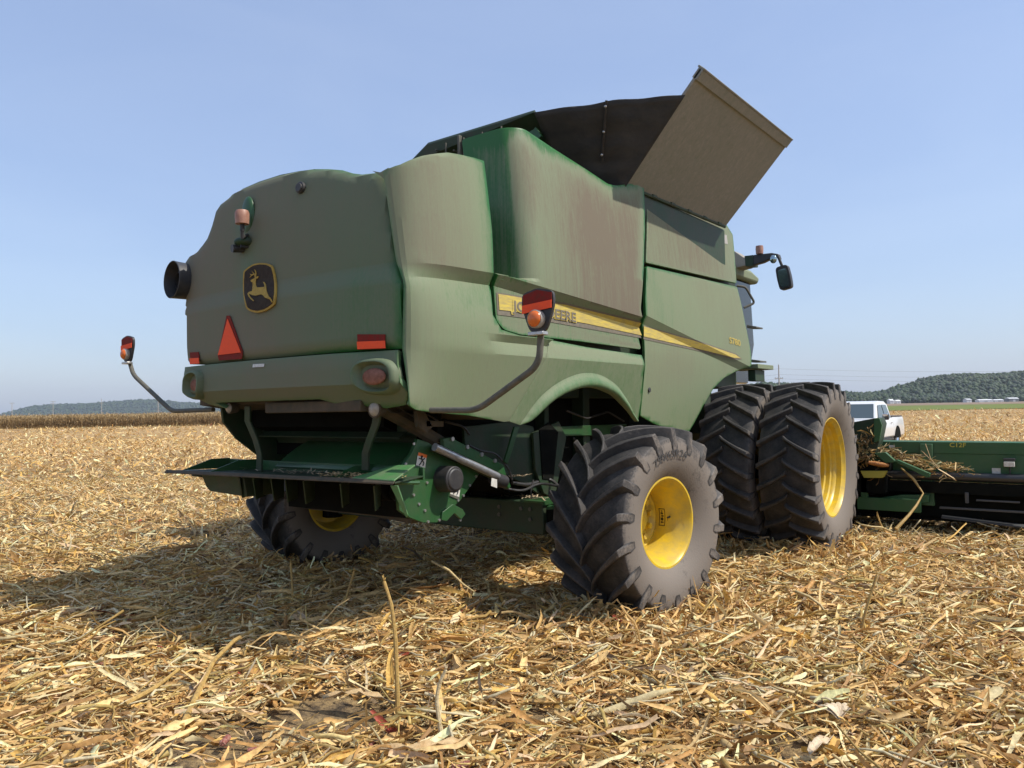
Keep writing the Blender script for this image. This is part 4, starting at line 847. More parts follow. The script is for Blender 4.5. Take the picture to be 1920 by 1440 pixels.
# inner green plates, frame and dark housing
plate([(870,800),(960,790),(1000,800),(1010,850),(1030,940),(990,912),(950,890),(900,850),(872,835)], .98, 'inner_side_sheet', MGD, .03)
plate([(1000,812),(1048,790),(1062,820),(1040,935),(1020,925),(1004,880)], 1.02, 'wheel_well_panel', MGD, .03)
plate([(1012,806),(1030,792),(1047,810),(1038,900),(1018,898)], 1.03, 'wheel_well_painted_shade', MDK, .02)  # near-black plate painting the shade of an opening onto the panel
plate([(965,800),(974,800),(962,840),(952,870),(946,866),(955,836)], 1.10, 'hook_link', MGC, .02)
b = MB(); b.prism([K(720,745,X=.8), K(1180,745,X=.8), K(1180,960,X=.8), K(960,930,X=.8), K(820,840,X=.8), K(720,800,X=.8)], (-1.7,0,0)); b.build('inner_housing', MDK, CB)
b = MB(); b.box((.82,-.9,1.78), (.90,2.4,1.90)); b.box((.82,-.9,2.02), (.88,2.4,2.10)); b.box((.80,1.0,.9), (.95,1.12,1.9)); b.box((.8,.35,.8), (.92,.42,1.8)); b.build('frame_rail', MGD, CB, bevel=.01)
b = MB(); b.prism([K(1045,800,X=1.0), K(1175,795,X=1.0), K(1175,815,X=1.0), K(1048,818,X=1.0)], (-.04,0,0)); b.build('frame_rail', MGC, CB, bevel=.005)
b = MB(); b.tube(bend([K(960,905,X=1.0), K(990,910,X=1.0), K(1030,895,X=1.0), K(1060,925,X=1.2)], .1), .016, 0, 8); b.tube(bend([K(945,915,X=1.0), K(980,922,X=1.1), K(1010,905,X=1.1), K(1050,912,X=1.3)], .1), .012, 0, 8); b.tube(bend([K(1000,900,X=1.05), K(995,920,X=1.05), K(997,940,X=1.05)], .05), .008, 0, 6); b.build('hydraulic_hose', MBK, CB)
b = MB(); b.tube(bend([K(880,835,X=1.05), K(900,845,X=1.05), K(930,850,X=1.05), K(955,880,X=1.1), K(960,900,X=1.1)], .06), .009, 0, 6); b.tube(bend([K(833,790,X=1.05), K(870,800,X=1.05), K(880,815,X=1.05)], .06), .011, 0, 6); b.build('hydraulic_hose', MBK, CB)
b = MB(); b.tube(bend([K(700,757,X=1.05), K(760,790,X=1.05), K(835,836,X=1.1)], .06), .055, 0, 8); b.build('swing_arm', MBR, CB)
plate([(782,770),(795,768),(812,800),(800,812),(785,800)], 1.25, 'arm_bracket', MBR, .04); plate([(798,788),(832,790),(832,800),(800,800)], 1.25, 'arm_bracket', MBR, .04)
b = MB(); b.prism([(-1.2,-1.95,1.76),(-1.2,-.9,1.60),(-1.2,-.9,1.68),(-1.2,-1.95,1.82)], (2.45,0,0)); b.build('hood_floor', MBR, CB)
b = MB(); b.box((-.1,-2.05,1.68), (1.02,-1.90,1.765)); b.build('rear_crossbar', MBR, CB, bevel=.01)
b = MB(); b.prism([K(412,762,X=-1.02), K(600,750,X=-1.02), K(600,860,X=-1.02), K(540,884,X=-1.02), K(512,878,X=-1.02), K(440,822,X=-1.02), K(416,792,X=-1.02)], (.03,0,0)); b.build('chopper_side_sheet', MGD, CB, bevel=.003)
b = MB(); b.tube([K(470,765,X=-.98), K(575,812,X=-.98), K(578,850,X=-.98)], .02, 0, 6); b.build('side_stiffener', MGD, CB)
# discharge drum with paddles, cables and chaff in the dark rear cavity
b = MB(); b.cyl((-.95,-1.42,1.55), (1,0,0), .07, 1.95, 0, 20); dr = b.build('discharge_drum', MGD, CB)
for k in range(4):
    a_ = k*PI/2 + .5; c_ = Vector((0,-1.42,1.55)); d_ = Vector((0, math.cos(a_), math.sin(a_))); n_ = Vector((0,-d_.z, d_.y))*.006; MB().prism([c_+d_*.06+Vector((-.9,0,0))-n_, c_+d_*.06+Vector((.9,0,0))-n_, c_+d_*.16+Vector((.9,0,0))-n_, c_+d_*.16+Vector((-.9,0,0))-n_], n_*2).build('paddle', MGD, dr)
for P in ([(720,760),(735,775),(760,772),(790,790)], [(745,752),(752,768),(772,779),(800,776),(822,790)], [(690,752),(668,764),(640,766),(600,759)], [(1062,770),(1100,785),(1140,772),(1170,790)], [(1075,820),(1090,850),(1080,880),(1060,905)]):
    xp = 1.0 if P[0][0] > 1000 else 1.12
    b = MB(); b.tube(bend([K(u, v, X=xp) if u > 700 else K(u, v, Y=-1.97) for u, v in P], .05), .007 if xp > 1.1 else .010, 0, 6); b.build('cable', MBK, CB)
b = MB()
for (cx_, cy_, cz_, sx_, sy_, nn) in ((.9,-.02,.875,.35,.1,70),(1.05,-.3,1.09,.12,.2,30),(.2,-1.9,1.215,.7,.12,90),(1.0,-1.3,1.42,.1,.2,25)):
    for k in range(nn):
        p_ = Vector((random.gauss(cx_, sx_*.5), random.gauss(cy_, sy_*.5), cz_ + random.random()*.015)); a_ = random.random()*PI; L_ = random.uniform(.015,.05); d_ = Vector((math.cos(a_), math.sin(a_), random.uniform(-.25,.25)))*L_; e_ = Vector((-d_.y, d_.x, 0)).normalized()*random.uniform(.002,.005); b.add([p_-d_-e_, p_+d_-e_, p_+d_+e_, p_-d_+e_], [(0,1,2,3)])
o = b.build('chaff', MLP, CB, smooth=0); o['kind'] = 'stuff'
# rear work lamps
for (u, v) in ((702,767),(430,765)):
    c = K(u, v, Y=-2.0); rr = .058 if u > 600 else .045; b = MB(); b.sphere((c.x, c.y+.02, c.z), 1, 0, (rr,.05,rr), 24); b.build('work_lamp', MLENS, CB, smooth=80)
    b = MB(); ring_lathe(b, c+Vector((0,.015,0)), Vector((0,-1,0)), [(-.06,rr*.8),(0,rr*1.08),(.02,rr*1.08),(.02,rr*.9)]); b.build('lamp_housing', MBR, CB)
# stays holding the tray
def stay(px, Y0, Y1, w0, name='tray_stay'):
    n = len(px); P = [K(u, v, Y=Y0+(Y1-Y0)*i/(n-1)) for i, (u, v) in enumerate(px)]; vs = []; fs = []
    for p_ in P: vs += [p_+Vector((-w0,0,0)), p_+Vector((w0,0,0)), p_+Vector((w0,.018,0)), p_+Vector((-w0,.018,0))]
    for i in range(n-1):
        for k in range(4): fs.append((i*4+k, i*4+(k+1)%4, (i+1)*4+(k+1)%4, (i+1)*4+k))
    fs += [(3,2,1,0), tuple((n-1)*4+k for k in range(4))]; MB().add(vs, fs).build(name, MGD, CB, fix=True, bevel=.003)
stay([(707,772),(703,795),(690,830),(684,850),(684,882)], -1.98, -1.90, .036); stay([(463,762),(463,790),(478,825),(485,850),(485,884)], -1.98, -1.90, .036)
# curved green spreader drum plate and its sticker
vs = []; fs = []
for j in range(9):
    t = j/8; y = -1.15 - .55*t; z = 1.46 - .24*t**1.8
    for x in (-.45, .98): vs.append((x, y, z))
fs = [(j*2, j*2+1, j*2+3, j*2+2) for j in range(8)]
b = MB().add(vs, fs); o = b.build('spreader_chute', MGC, CB, smooth=60); sd = o.modifiers.new('thickness', 'SOLIDIFY'); sd.thickness = .012
b = MB(); b.prism([K(u, v, Y=-1.42) + Vector((0,-.03,.0)) for u, v in ((611,843),(624,843),(622,858),(609,857))], (0,.003,0)); o = b.build('warning_sticker', MWH, CB); c_ = K(616,851,Y=-1.455); b = MB(); b.box(c_-Vector((.012,.003,.02)), c_+Vector((.012,.0,.02))); b.build('pictogram', MBLK, o)
plate([(548,830),(563,828),(600,830),(598,862),(560,868),(535,868)], -.9, 'chute_side', MGR, .02); plate([(780,840),(793,830),(775,870),(752,905),(700,905),(742,880)], 1.02, 'chute_side', MGC, .02)
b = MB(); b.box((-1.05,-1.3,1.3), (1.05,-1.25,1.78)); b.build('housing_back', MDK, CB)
# tray (tailboard) -------------------------------------------------
b = MB()
def tp(x, y, z): return Vector((x, y, z))
b.prism([tp(-1.44,-2.15,1.165), tp(1.44,-2.15,1.195), tp(1.44,-2.13,1.215), tp(-1.44,-2.13,1.185)], (0,0,.012), 1)
b.prism([tp(-1.42,-2.13,1.178), tp(1.44,-2.13,1.20), tp(1.25,-1.66,1.20), tp(-1.2,-1.66,1.17)], (0,0,.012), 0); tr = b.build('spreader_tray', [MGD, MBR], CB, bevel=.003)
b = MB(); 
for x, w_ in ((-1.2,.0),(-.78,0),(.72,0),(1.2,0)):
    b.prism([tp(x,-2.12,1.20), tp(x,-1.66,1.19), tp(x,-1.66,1.28), tp(x,-1.85,1.28)], (.012,0,0))
b.box((-1.2,-1.67,1.18), (1.25,-1.65,1.27)); b.build('tray_rib', MGC, tr, bevel=.002)
b = MB(); b.prism([tp(1.02,-2.13,1.215), tp(1.44,-2.14,1.215), tp(1.40,-1.90,1.30), tp(1.20,-1.90,1.29)], (0,.0,.012)); b.prism([tp(1.40,-2.14,1.19), tp(1.45,-2.12,1.19), tp(1.47,-2.05,.99), tp(1.455,-2.05,.97)], (0,.01,0)); b.build('tray_corner', mat('bright_green_paint', (.045,.20,.05), .45, noise=((.13,.18,.09), 9., .2)), tr, bevel=.003)
b = MB(); b.tube([K(742,905,Y=-2.0), K(785,905,Y=-1.8)], .014, 0, 8); b.build('tray_rod', MGC, tr)
b = MB()
for k in range(500):
    x = .55+.75*random.random(); y = -2.10+.25*random.random()**1.3; z = 1.214 + .03*random.random()*(1-abs((y+2.0)/.2)*.5); s = .006+.006*random.random(); a = random.random()*PI
    d = Vector((math.cos(a), math.sin(a), random.uniform(-.3,.3)))*s; e = Vector((-d.y, d.x, random.uniform(-.004,.004)))*.5; p_ = Vector((x,y,z)); b.add([p_-d-e, p_+d-e, p_+d+e, p_-d+e], [(0,1,2,3)])
o = b.build('chaff_on_tray', MLB, tr, smooth=0); o['kind'] = 'stuff'
for k, x in enumerate((-.45,-.26,-.02,.16,.38,.80,1.15)): MB().prism([tp(x,-2.06,1.165), tp(x-.30,-1.72,1.165), tp(x-.28,-1.74,.98), tp(x-.06,-1.99,.985)], (.007,.005,0)).build('spreader_vane', MGD, tr)
b = MB(); b.box((-.55,-1.5,.86), (1.1,-1.45,1.3)); b.build('spreader_back', MDK, tr)
b = MB(); b.prism([tp(-1.08,-2.02,1.17), tp(-.45,-2.02,1.17), tp(-.45,-1.98,.995), tp(-1.0,-1.98,1.015), tp(-1.06,-1.98,1.05)], (0,.3,0)); b.prism([tp(-1.28,-2.0,1.15), tp(-1.1,-2.0,1.15), tp(-1.1,-2.0,1.13), tp(-1.25,-2.0,1.135)], (0,.2,0)); b.build('spreader_box', MGD, tr, bevel=.008)
b = MB(); b.prism([K(570,945,Y=-1.45), K(640,943,Y=-1.45), K(780,962,Y=-1.45), K(770,982,Y=-1.45), K(700,968,Y=-1.45), K(580,955,Y=-1.45)], (0,.35,0)); b.build('spreader_trough', MBR, CB)
b = MB(); 
for k in range(5): b.cyl((.68+.09*k,-1.55,1.08), (1,0,0), .09, .045, 0, 20)
b.build('chopper_rotor', MDK, CB, bevel=.01)
# rear axle
b = MB(); b.box((-1.5,-.16,.57), (1.24,.14,.86)); o = b.build('axle_beam', MGD, CB, bevel=.012)
b = MB(); b.prism([(1.05,-.185,.868),(1.26,-.185,.868),(1.26,-.185,.835),(1.235,-.185,.85),(1.05,-.185,.85)], (0,.34,0)); b.tube([(1.1,-.1,.80),(1.55,-.05,.80)], .03, 0, 10); b.build('axle_cap', MGC, o)
for x, z in ((.75,.79),(.75,.72),(1.0,.79),(1.10,.79),(1.10,.70)): MB().cyl((x,-.16,z), (0,-1,0), .018, .012, 0, 6).build('bolt', MGR, o)
b = MB(); b.box((1.20,-.11,.60), (1.95,.10,.80)); b.cyl((1.78,0,.5), (0,0,1), .11, .42, 0, 16); b.build('axle_stub', MDK, CB, bevel=.01); b = MB(); b.box((-1.95,-.11,.60), (-1.45,.10,.80)); b.cyl((-1.78,0,.5), (0,0,1), .11, .42, 0, 16); b.build('axle_stub', MDK, CB, bevel=.01)
b = MB(); b.box((-.55,-.1,.8), (-.35,.9,1.5)); b.box((.35,-.1,.8), (.55,.9,1.5)); b.box((-.7,.9,.75), (.7,4.2,1.3)); b.cyl((-2.5,3.55,.93), (1,0,0), .14, 5.0, 0, 16); b.build('chassis_frame', MDK, CB)
# wheels --------------------------------------------------------
def wheel(name, c, Rr, W, rimR, N, A, vdir, rz, side, bolts=False, lug_h=.05, text=None, dual=False, label=None):
    r = empty(name, c, rz, CB)
    if label: r['label'] = label
    Rc = Rr - lug_h; hw = W/2; b = MB()
    prof = [(-hw*.72,rimR),(-hw*.80,rimR+.03),(-hw*.93,rimR+(Rc-rimR)*.30),(-hw,rimR+(Rc-rimR)*.55),(-hw*.985,Rc-.075),(-hw*.95,Rc-.035),(-hw*.80,Rc-.012),(-hw*.4,Rc),(0,Rc+.004)]
    prof = prof + [(-x, y) for x, y in prof[:-1][::-1]]; rim = [.30,.34,.36,.36,.30,.1,-.12,-.18,-.2]; rim = rim + rim[:-1][::-1]
    b.lathe(prof, (0,0,0), 'X', 112, 0, rim)
    def ptat(x, rr, th): return Vector((x, -rr*math.sin(th), -rr*math.cos(th)))
    for sd in (-1, 1):
        for k in range(N):
            th0 = 2*PI*(k + (.5 if sd > 0 else 0))/N; st = []; ns = 8
            for i in range(ns):
                p_ = i/(ns-1); x = sd*(-.035*W + p_*(hw*.965+.035*W)); th = th0 - vdir*A*(p_**(.70 if Rr < .9 else .85)); 
                crown = Rr - .020*(abs(x)/hw)**2.2; wd = (.0135 + .012*p_**2 + (.005 if i == 0 else 0))*(1.15 if Rr < .9 else 1.0)
                st.append((x, th, crown, Rc - .012 - .045*(abs(x)/hw)**4, wd, wd*1.25+.014))
            x, th, cr_, ba, wd, wb = st[-1]; st.append((sd*hw*1.012, th - vdir*.01, Rc-.055, Rc-.10, wd*1.05, wb*.95)); st.append((sd*hw*1.006, th - vdir*.012, Rc-.125, Rc-.15, wd*.75, wb*.7))
            vs = []; rm = []
            for x, th, top, ba, wd, wb in st:
                vs += [ptat(x, ba, th-wb/Rr), ptat(x*(.985 if False else 1), top, th-wd/Rr), ptat(x, top, th+wd/Rr), ptat(x, ba, th+wb/Rr)]; q_ = -.06 + .2*max(0, (abs(x)/hw-.85)/.15); rm += [-.15, q_, q_, -.15]
            m = len(st); fs = [(i*4+j, i*4+j+1, (i+1)*4+j+1, (i+1)*4+j) for i in range(m-1) for j in range(3)] + [(0,1,2,3), tuple((m-1)*4+j for j in (3,2,1,0))]
            b.add(vs, fs, 0, rm)
    ty = b.build('tyre', MTY, r, smooth=32, fix=True); ty['label'] = 'black lugged tyre grey with field dust'
    bv = ty.modifiers.new('bevel', 'BEVEL'); bv.width = .006; bv.segments = 2; bv.limit_method = 'ANGLE'; bv.angle_limit = R(45)
    if text:
        vs, fs = text_tris(text, .105, .01); w_ = max(v[0] for v in vs); rt = rimR + (Rc-rimR)*.50; b = MB(); out = []
        for v_ in vs:
            a = -(v_[0]-w_/2)/rt; rr = rt + v_[1]*.8; out.append((side*(hw*1.004+.004), -rr*math.sin(a + .12), rr*math.cos(a + .12)))
        b.add(out, fs); o = b.build('tyre_lettering', MBLK_T, r, smooth=0)
        vs2, fs2 = text_tris('750/65R26', .05)
    fl_ = hw*.74
    if dual: pr_ = [(side*-fl_,rimR+.012),(side*-fl_,rimR-.01),(side*-(fl_-.06),rimR-.03),(side*-(fl_-.1),rimR-.06),(side*-.02,rimR-.085),(side*.03,rimR-.085),(side*.045,rimR-.068),(side*.09,rimR-.066),(side*.105,rimR-.05),(side*(fl_-.10),rimR-.047),(side*(fl_-.08),rimR-.028),(side*(fl_-.025),rimR-.024),(side*(fl_-.01),rimR-.002),(side*(fl_+.012),rimR+.014),(side*(fl_+.012),rimR+.024),(side*(fl_-.01),rimR+.03)]
    else: pr_ = [(side*-fl_,rimR+.02),(side*-fl_,rimR-.01),(side*-(fl_-.06),rimR-.03),(side*-.05,rimR-.075),(side*.10,rimR-.08),(side*.14,rimR-.055),(side*(fl_-.07),rimR-.045),(side*(fl_-.045),rimR-.022),(side*(fl_-.01),rimR-.012),(side*(fl_+.012),rimR+.008),(side*(fl_+.012),rimR+.020),(side*(fl_-.012),rimR+.03)]
    b = MB(); b.lathe(pr_, (0,0,0), 'X', 96, 0); rm_ = b.build('rim', MYE, r, smooth=38, fix=False); sd_ = rm_.modifiers.new('thickness', 'SOLIDIFY'); sd_.thickness = .008; sd_.offset = 0
    dx = side*(-.02 if not dual else -.16); b = MB(); b.lathe([(dx,rimR-.06),(dx+side*.012,rimR-.10),(dx+side*.004,rimR*.70),(dx-side*.03,rimR*.62),(dx-side*.03,.12),(dx+side*.02,.115),(dx+side*.02,.001)], (0,0,0), 'X', 64); b.lathe([(dx-side*.06,rimR-.06),(dx-side*.06,.001)], (0,0,0), 'X', 48); b.build('wheel_disc', MYE, r, smooth=30)
    if bolts:
        for k in range(10):
            a = 2*PI*k/10 + .2; b = MB(); b.cyl((dx-side*.03, rimR*.5*math.cos(a), rimR*.5*math.sin(a)), (side,0,0), .027, .055, 0, 6); b.cyl((dx-side*.03, rimR*.5*math.cos(a), rimR*.5*math.sin(a)), (side,0,0), .04, .014, 0, 12); b.build('wheel_nut', MYE, r)
    return r
MBLK_T = mat('raised_rubber_letters', (.045,.042,.04), .8)
rw = wheel('rear_wheel', (2.065,.05,.745), .785, .73, .348, 18, .52, -1, R(-8), 1, bolts=True, lug_h=.068, text='750/65R26', label='near rear steering wheel with deep yellow rim')
wheel('rear_wheel', (-1.93,.0,.71), .785, .73, .348, 18, .52, -1, R(-8), -1, lug_h=.068, label='far rear steering wheel in the shade under the chopper')
wheel('front_wheel', (2.445,3.55,.955), .985, .63, .545, 24, .20, 1, 0, 1, lug_h=.062, dual=True, label='outer front dual wheel with yellow rim')
wheel('front_wheel', (1.735,3.55,.955), .985, .63, .545, 24, .20, 1, 0, 1, lug_h=.062, dual=True, label='inner front dual wheel')
wheel('front_wheel', (-1.735,3.55,.955), .985, .63, .545, 24, .20, 1, 0, -1, lug_h=.062, dual=True); wheel('front_wheel', (-2.445,3.55,.955), .985, .63, .545, 24, .20, 1, 0, -1, lug_h=.062, dual=True)
# printed label and valve inside the near rear rim
rI = .348-.0795
def barrel(x0, x1, a0, a1, dr, nm, m):
    b = MB(); b.add([(x, (rI-dr)*math.cos(a), (rI-dr)*math.sin(a)) for a in [a0+(a1-a0)*k/5 for k in range(6)] for x in (x0, x1)], [(2*k, 2*k+1, 2*k+3, 2*k+2) for k in range(5)]); return b
b = MB()
for q in ((.02,.026,-.30,.26),(.074,.080,-.30,.26),(.02,.08,-.30,-.275),(.02,.08,.235,.26),(.035,.065,-.2,-.17),(.035,.06,-.12,-.05),(.04,.066,.0,.03),(.034,.06,.08,.12),(.045,.052,-.22,.2),(.09,.096,-.1,.14),(.10,.105,-.12,.0)):
    t_ = barrel(*q, .004, '', None); b.add(t_.v, t_.f)
b.build('rim_print', MBLK, rw, smooth=0); b = MB(); b.cyl((.115, (rI+.01), .0), (.25,-1,0), .009, .05, 0, 8); b.build('valve_stem', MBK, rw)
# front of the body: ladder rail, platform, cab, mirrors ----------
b = MB(); b.tube(bend([K(1381,536,Y=4.15), K(1398,538,Y=4.2), K(1415,568,Y=4.3), K(1395,577,Y=4.2)], .04), .016, 0, 8); b.build('hand_rail', MGR, CB)
for (u, v, w_) in ((1400,612,18),(1403,676,22)):
    a = K(u, v, Y=4.25); e = K(u+w_, v+1, Y=4.3); b = MB(); b.prism([a+Vector((0,0,-.02)), e+Vector((0,0,-.012)), e+Vector((0,0,.008)), a+Vector((0,0,.02))], (0,.25,0)); b.build('ladder_step', MGR, CB, bevel=.003)
a = K(1404,688,Y=4.3); b = MB(); b.box((a.x-.3, 4.2, a.z-.03), (a.x+.16, 4.8, a.z+.03)); b.build('platform', MG, CB, bevel=.006)
a = K(1412,705,Y=4.3); b = MB(); b.box((a.x-.05, 4.25, a.z-.07), (a.x+.05, 4.6, a.z+.08)); b.build('platform_bracket', MGD, CB, bevel=.006); b = MB(); b.box((a.x-.42,3.9,a.z-.02), (a.x-.3,4.3,a.z+.12)); b.build('platform_bracket', MGD, CB, bevel=.006)
b = MB(); b.prism([(-.95,4.2,2.0),(-.95,5.7,2.0),(-.95,6.0,2.6),(-.95,5.9,3.55),(-.95,4.2,3.55)], (1.9,0,0)); cb = b.build('cab_glass', mat('dark_cab_glass', (.02,.025,.03), .08), CB, bevel=.04)
b = MB(); b.prism([(-1.0,4.1,3.55),(-1.0,6.1,3.55),(-1.0,6.2,3.66),(-1.0,5.8,3.74),(-1.0,4.1,3.76)], (2.0,0,0)); b.build('cab_roof', MG, CB, bevel=.05)
b = MB(); b.prism([K(u, v, Y=5.2) for u, v in ((1376,470),(1397,484),(1398,498),(1378,503))], (0,.3,0)); b.build('cab_roof_corner', MG_T, CB, bevel=.01)
b = MB(); b.prism([K(u, v, Y=5.2) for u, v in ((1396,480),(1412,478),(1412,498),(1398,499))], (0,.2,0)); b.build('mirror_mount', MGD, CB)
b = MB(); b.prism([K(u, v, Y=5.2) for u, v in ((1412,478),(1446,474),(1459,476),(1462,485),(1450,482),(1430,492),(1412,497))], (0,.1,0)); ma = b.build('mirror_arm', MBK, CB, bevel=.01)
c = K(1424,467,Y=5.22); b = MB(); b.lathe([(-.07,.001),(-.07,.05),(.0,.055),(.045,.05),(.055,.001)], c, 'Z', 20); b.build('beacon', MBE, CB)
c = K(1450,486,Y=5.15); b = MB(); b.sphere(c, 1, 0, (.05,.04,.06), 16); b.build('work_lamp', MGL, ma, smooth=80)
c = K(1469,520,Y=5.2); b = MB(); Rm = Matrix.Rotation(R(-10),3,'Y')
shp = sm([(-.085,-.17),(.085,-.17),(.095,.0),(.085,.17),(-.085,.17),(-.095,0)], .05)
b.prism([c + Rm @ Vector((x, 0, z)) for x, z in shp], (0,.09,0)); mh = b.build('mirror_housing', MBK, ma, bevel=.012)
b = MB(); b.prism([c + Rm @ Vector((x*.72, -.004, z*.76-.01)) for x, z in shp], (0,-.004,0)); b.build('mirror_glass', MGL, ma)
b = MB(); b.tube([K(1458,478,Y=5.22), K(1466,498,Y=5.22)], .02, 0, 8); b.build('mirror_stem', MBK, ma)

# ================================================================== CORN HEADER
HD = empty('corn_header', (1.5,5.6,0)); tag(HD, 'wide green corn header mounted at the front of the combine', 'corn header')
def hp(b, name, m, bevel=.004):
    o = b.build(name, m, HD, bevel=bevel); o.location = (-1.5,-5.6,0); return o
MHP = mat('header_post_green', (.03,.12,.04), .5, noise=((.07,.13,.06), 3., .2))
MHG = mat('header_green', (.018,.095,.024), .5, noise=((.045,.10,.04), 3., .2), bump=.06)
b = MB(); b.box((-4.6,5.50,.66), (4.62,5.56,1.02)); b.prism([(-4.6,5.49,1.02),(-4.6,5.49,1.165),(-4.6,5.56,1.18),(-4.6,5.60,1.165),(-4.6,5.60,1.02)], (9.22,0,0)); hp(b, 'back_sheet', MHG)
b = MB(); b.box((3.28,5.44,.35), (3.42,5.499,1.14)); hp(b, 'back_post', MHP); b = MB(); b.box((-3.42,5.44,.35), (-3.28,5.499,1.14)); hp(b, 'back_post', MHP)
b = MB(); b.cyl((-4.6,5.42,.735), (1,0,0), .055, 9.2, 0, 16); hp(b, 'cross_tube', mat('dark_steel_tube', (.05,.05,.05), .35, metal=.3))
b = MB(); b.box((-4.6,5.36,.52), (4.6,5.50,.66)); b.box((-4.6,5.56,.2), (4.6,5.6,.62)); b.box((-4.6,5.6,.14), (4.6,6.6,.34)); hp(b, 'under_frame', MDK)
b = MB(); b.box((3.5,5.30,.335), (4.5,5.34,.36)); b.box((3.9,5.32,.45), (4.35,5.36,.47)); b.box((3.78,5.32,.42), (3.82,5.36,.55)); b.box((4.42,5.32,.42), (4.46,5.36,.55)); b.prism([(3.5,5.4,.20),(4.6,5.4,.13),(4.6,5.48,.15),(3.5,5.48,.22)], (0,0,.02)); hp(b, 'knife_bar', mat('dull_steel', (.07,.07,.068), .6, metal=.1))
b = MB(); b.prism([K(u, v, Y=5.3) for u, v in ((1616,938),(1690,928),(1742,928),(1742,942),(1690,943),(1616,943))], (0,.1,0)); b.box((2.55,5.2,.28), (3.3,5.3,.44)); b.box((2.6,5.2,.44), (2.68,5.28,.7)); hp(b, 'frame_arm', MHG)
b = MB(); b.prism([K(u, v, Y=5.0) for u, v in ((1613,883),(1663,883),(1655,896),(1620,896))], (0,.1,0)); hp(b, 'yellow_bracket', mat('faded_yellow_paint', (.42,.36,.05), .6))
b = MB(); b.prism([K(u, v, Y=5.05) for u, v in ((1608,870),(1668,866),(1668,884),(1610,884))], (0,.2,0)); b.box((2.2,5.2,.5), (2.9,5.5,.9)); hp(b, 'gearbox', MDK)
b = MB(); b.prism([K(u, v, Y=5.1) for u, v in ((1598,792),(1640,784),(1650,783),(1655,795),(1648,830),(1640,852),(1600,870))], (0,.25,0)); hp(b, 'feeder_frame', MGD)
b = MB(); b.prism([K(u, v, Y=5.08) for u, v in ((1640,784),(1650,784),(1655,797),(1650,826),(1640,830))], (0,-.04,0)); hp(b, 'feeder_side', MHG)
b = MB(); b.prism([K(u, v, Y=5.0) for u, v in ((1676,864),(1682,862),(1744,888),(1742,895),(1736,895))], (0,.08,0)); b.prism([K(u, v, Y=5.0) for u, v in ((1640,850),(1660,848),(1680,866),(1660,868))], (0,.08,0)); hp(b, 'slanted_guard', MHG)
b = MB(); b.prism([(-.8,4.4,1.3),(-.8,5.5,.7),(-.8,5.5,1.35),(-.8,4.4,2.0)], (1.6,0,0)); hp(b, 'feeder_house', MGD)
b = MB(); c = K(1893,870,Y=5.45); b.box((c.x-.055,5.38,c.z-.03), (c.x+.055,5.45,c.z+.03)); o = hp(b, 'header_lamp', MWH); b = MB(); b.box((c.x-.06,5.40,c.z+.035), (c.x+.06,5.49,c.z+.07)); b.tube([(c.x,5.47,c.z-.03),(c.x,5.47,c.z-.2)], .01, 0, 6); hp(b, 'lamp_bracket', MBK)
b = MB(); a = K(1860,882,Y=5.5); b.box((a.x,5.494,a.z-.04), (a.x+.09,5.497,a.z+.03)); hp(b, 'header_sticker', MWH, 0)
b = MB(); a = K(1667,836,Y=5.49); b.box((a.x,5.483,a.z-.02), (a.x+.07,5.487,a.z+.01)); hp(b, 'header_sticker', MWH, 0)
vs, fs = text_tris('C12F', .085); a = K(1780,838,Y=5.48); b = MB(); b.add([(a.x+v_[0], 5.484, a.z+v_[1]*.9) for v_ in vs], fs); hp(b, 'header_lettering', mat('yellow_print', (.5,.42,.06), .6), 0)
# row snouts in front of the header (seen only from the side)
for k in range(-6, 7):
    x = k*.762; b = MB(); b.add([(x-.2,6.5,.15),(x+.2,6.5,.15),(x+.16,6.5,.55),(x-.16,6.5,.55),(x,7.9,.08),(x,7.6,.2)], [(3,2,1,0),(0,1,4),(1,2,5,4),(2,3,5),(3,0,4,5)]); hp(b, 'row_snout', MHG)
# crop trash hanging on the header
def trash(n, c, spread, Lr, Wr, flat, colmul=1., cols=None):
    X = rng.normal(c[0], spread[0], n); Y = rng.normal(c[1], spread[1], n); v, q, col = leaves(X, Y, U(n,*Lr), U(n,*Wr), flat, 4, .01, 1.2)
    z0 = np.repeat(c[2] - (X-c[0])*spread[3] + rng.normal(0, spread[2], n) - hgt(X, Y), 15); v[:,2] += z0; return v, q, col*colmul
tv = merge([trash(270, (3.08,5.28,.96), (.20,.06,.045,.36), (.06,.26), (.008,.022), .3, .62), trash(130, (2.68,5.15,.88), (.10,.08,.08,0), (.05,.2), (.008,.03), .6, .5), trash(70, (2.72,5.03,1.12), (.06,.02,.12,0), (.05,.14), (.01,.03), .8, .6), trash(60,(3.62,5.3,.86),(.12,.04,.02,.25),(.1,.3),(.005,.012),.2,.8)])
o = fast_mesh('crop_trash', *tv, [MLEAF]); tag(o, 'tangle of shredded corn leaves lying on the header beside the front wheel', 'corn trash', kind='stuff')
tr = MB(); tr.tube([K(1690,878,Y=5.1), K(1712,897,Y=5.0), K(1731,925,Y=4.95), K(1718,948,Y=4.8), K(1704,966,Y=4.65), K(1680,992,Y=4.5)], .013, 0, 7, True, [.01,.018,.009,.014,.017,.022]); tag(tr.build('hanging_stalk', MSTY), 'broken corn stalk hanging from the header down to the ground', 'corn stalk')
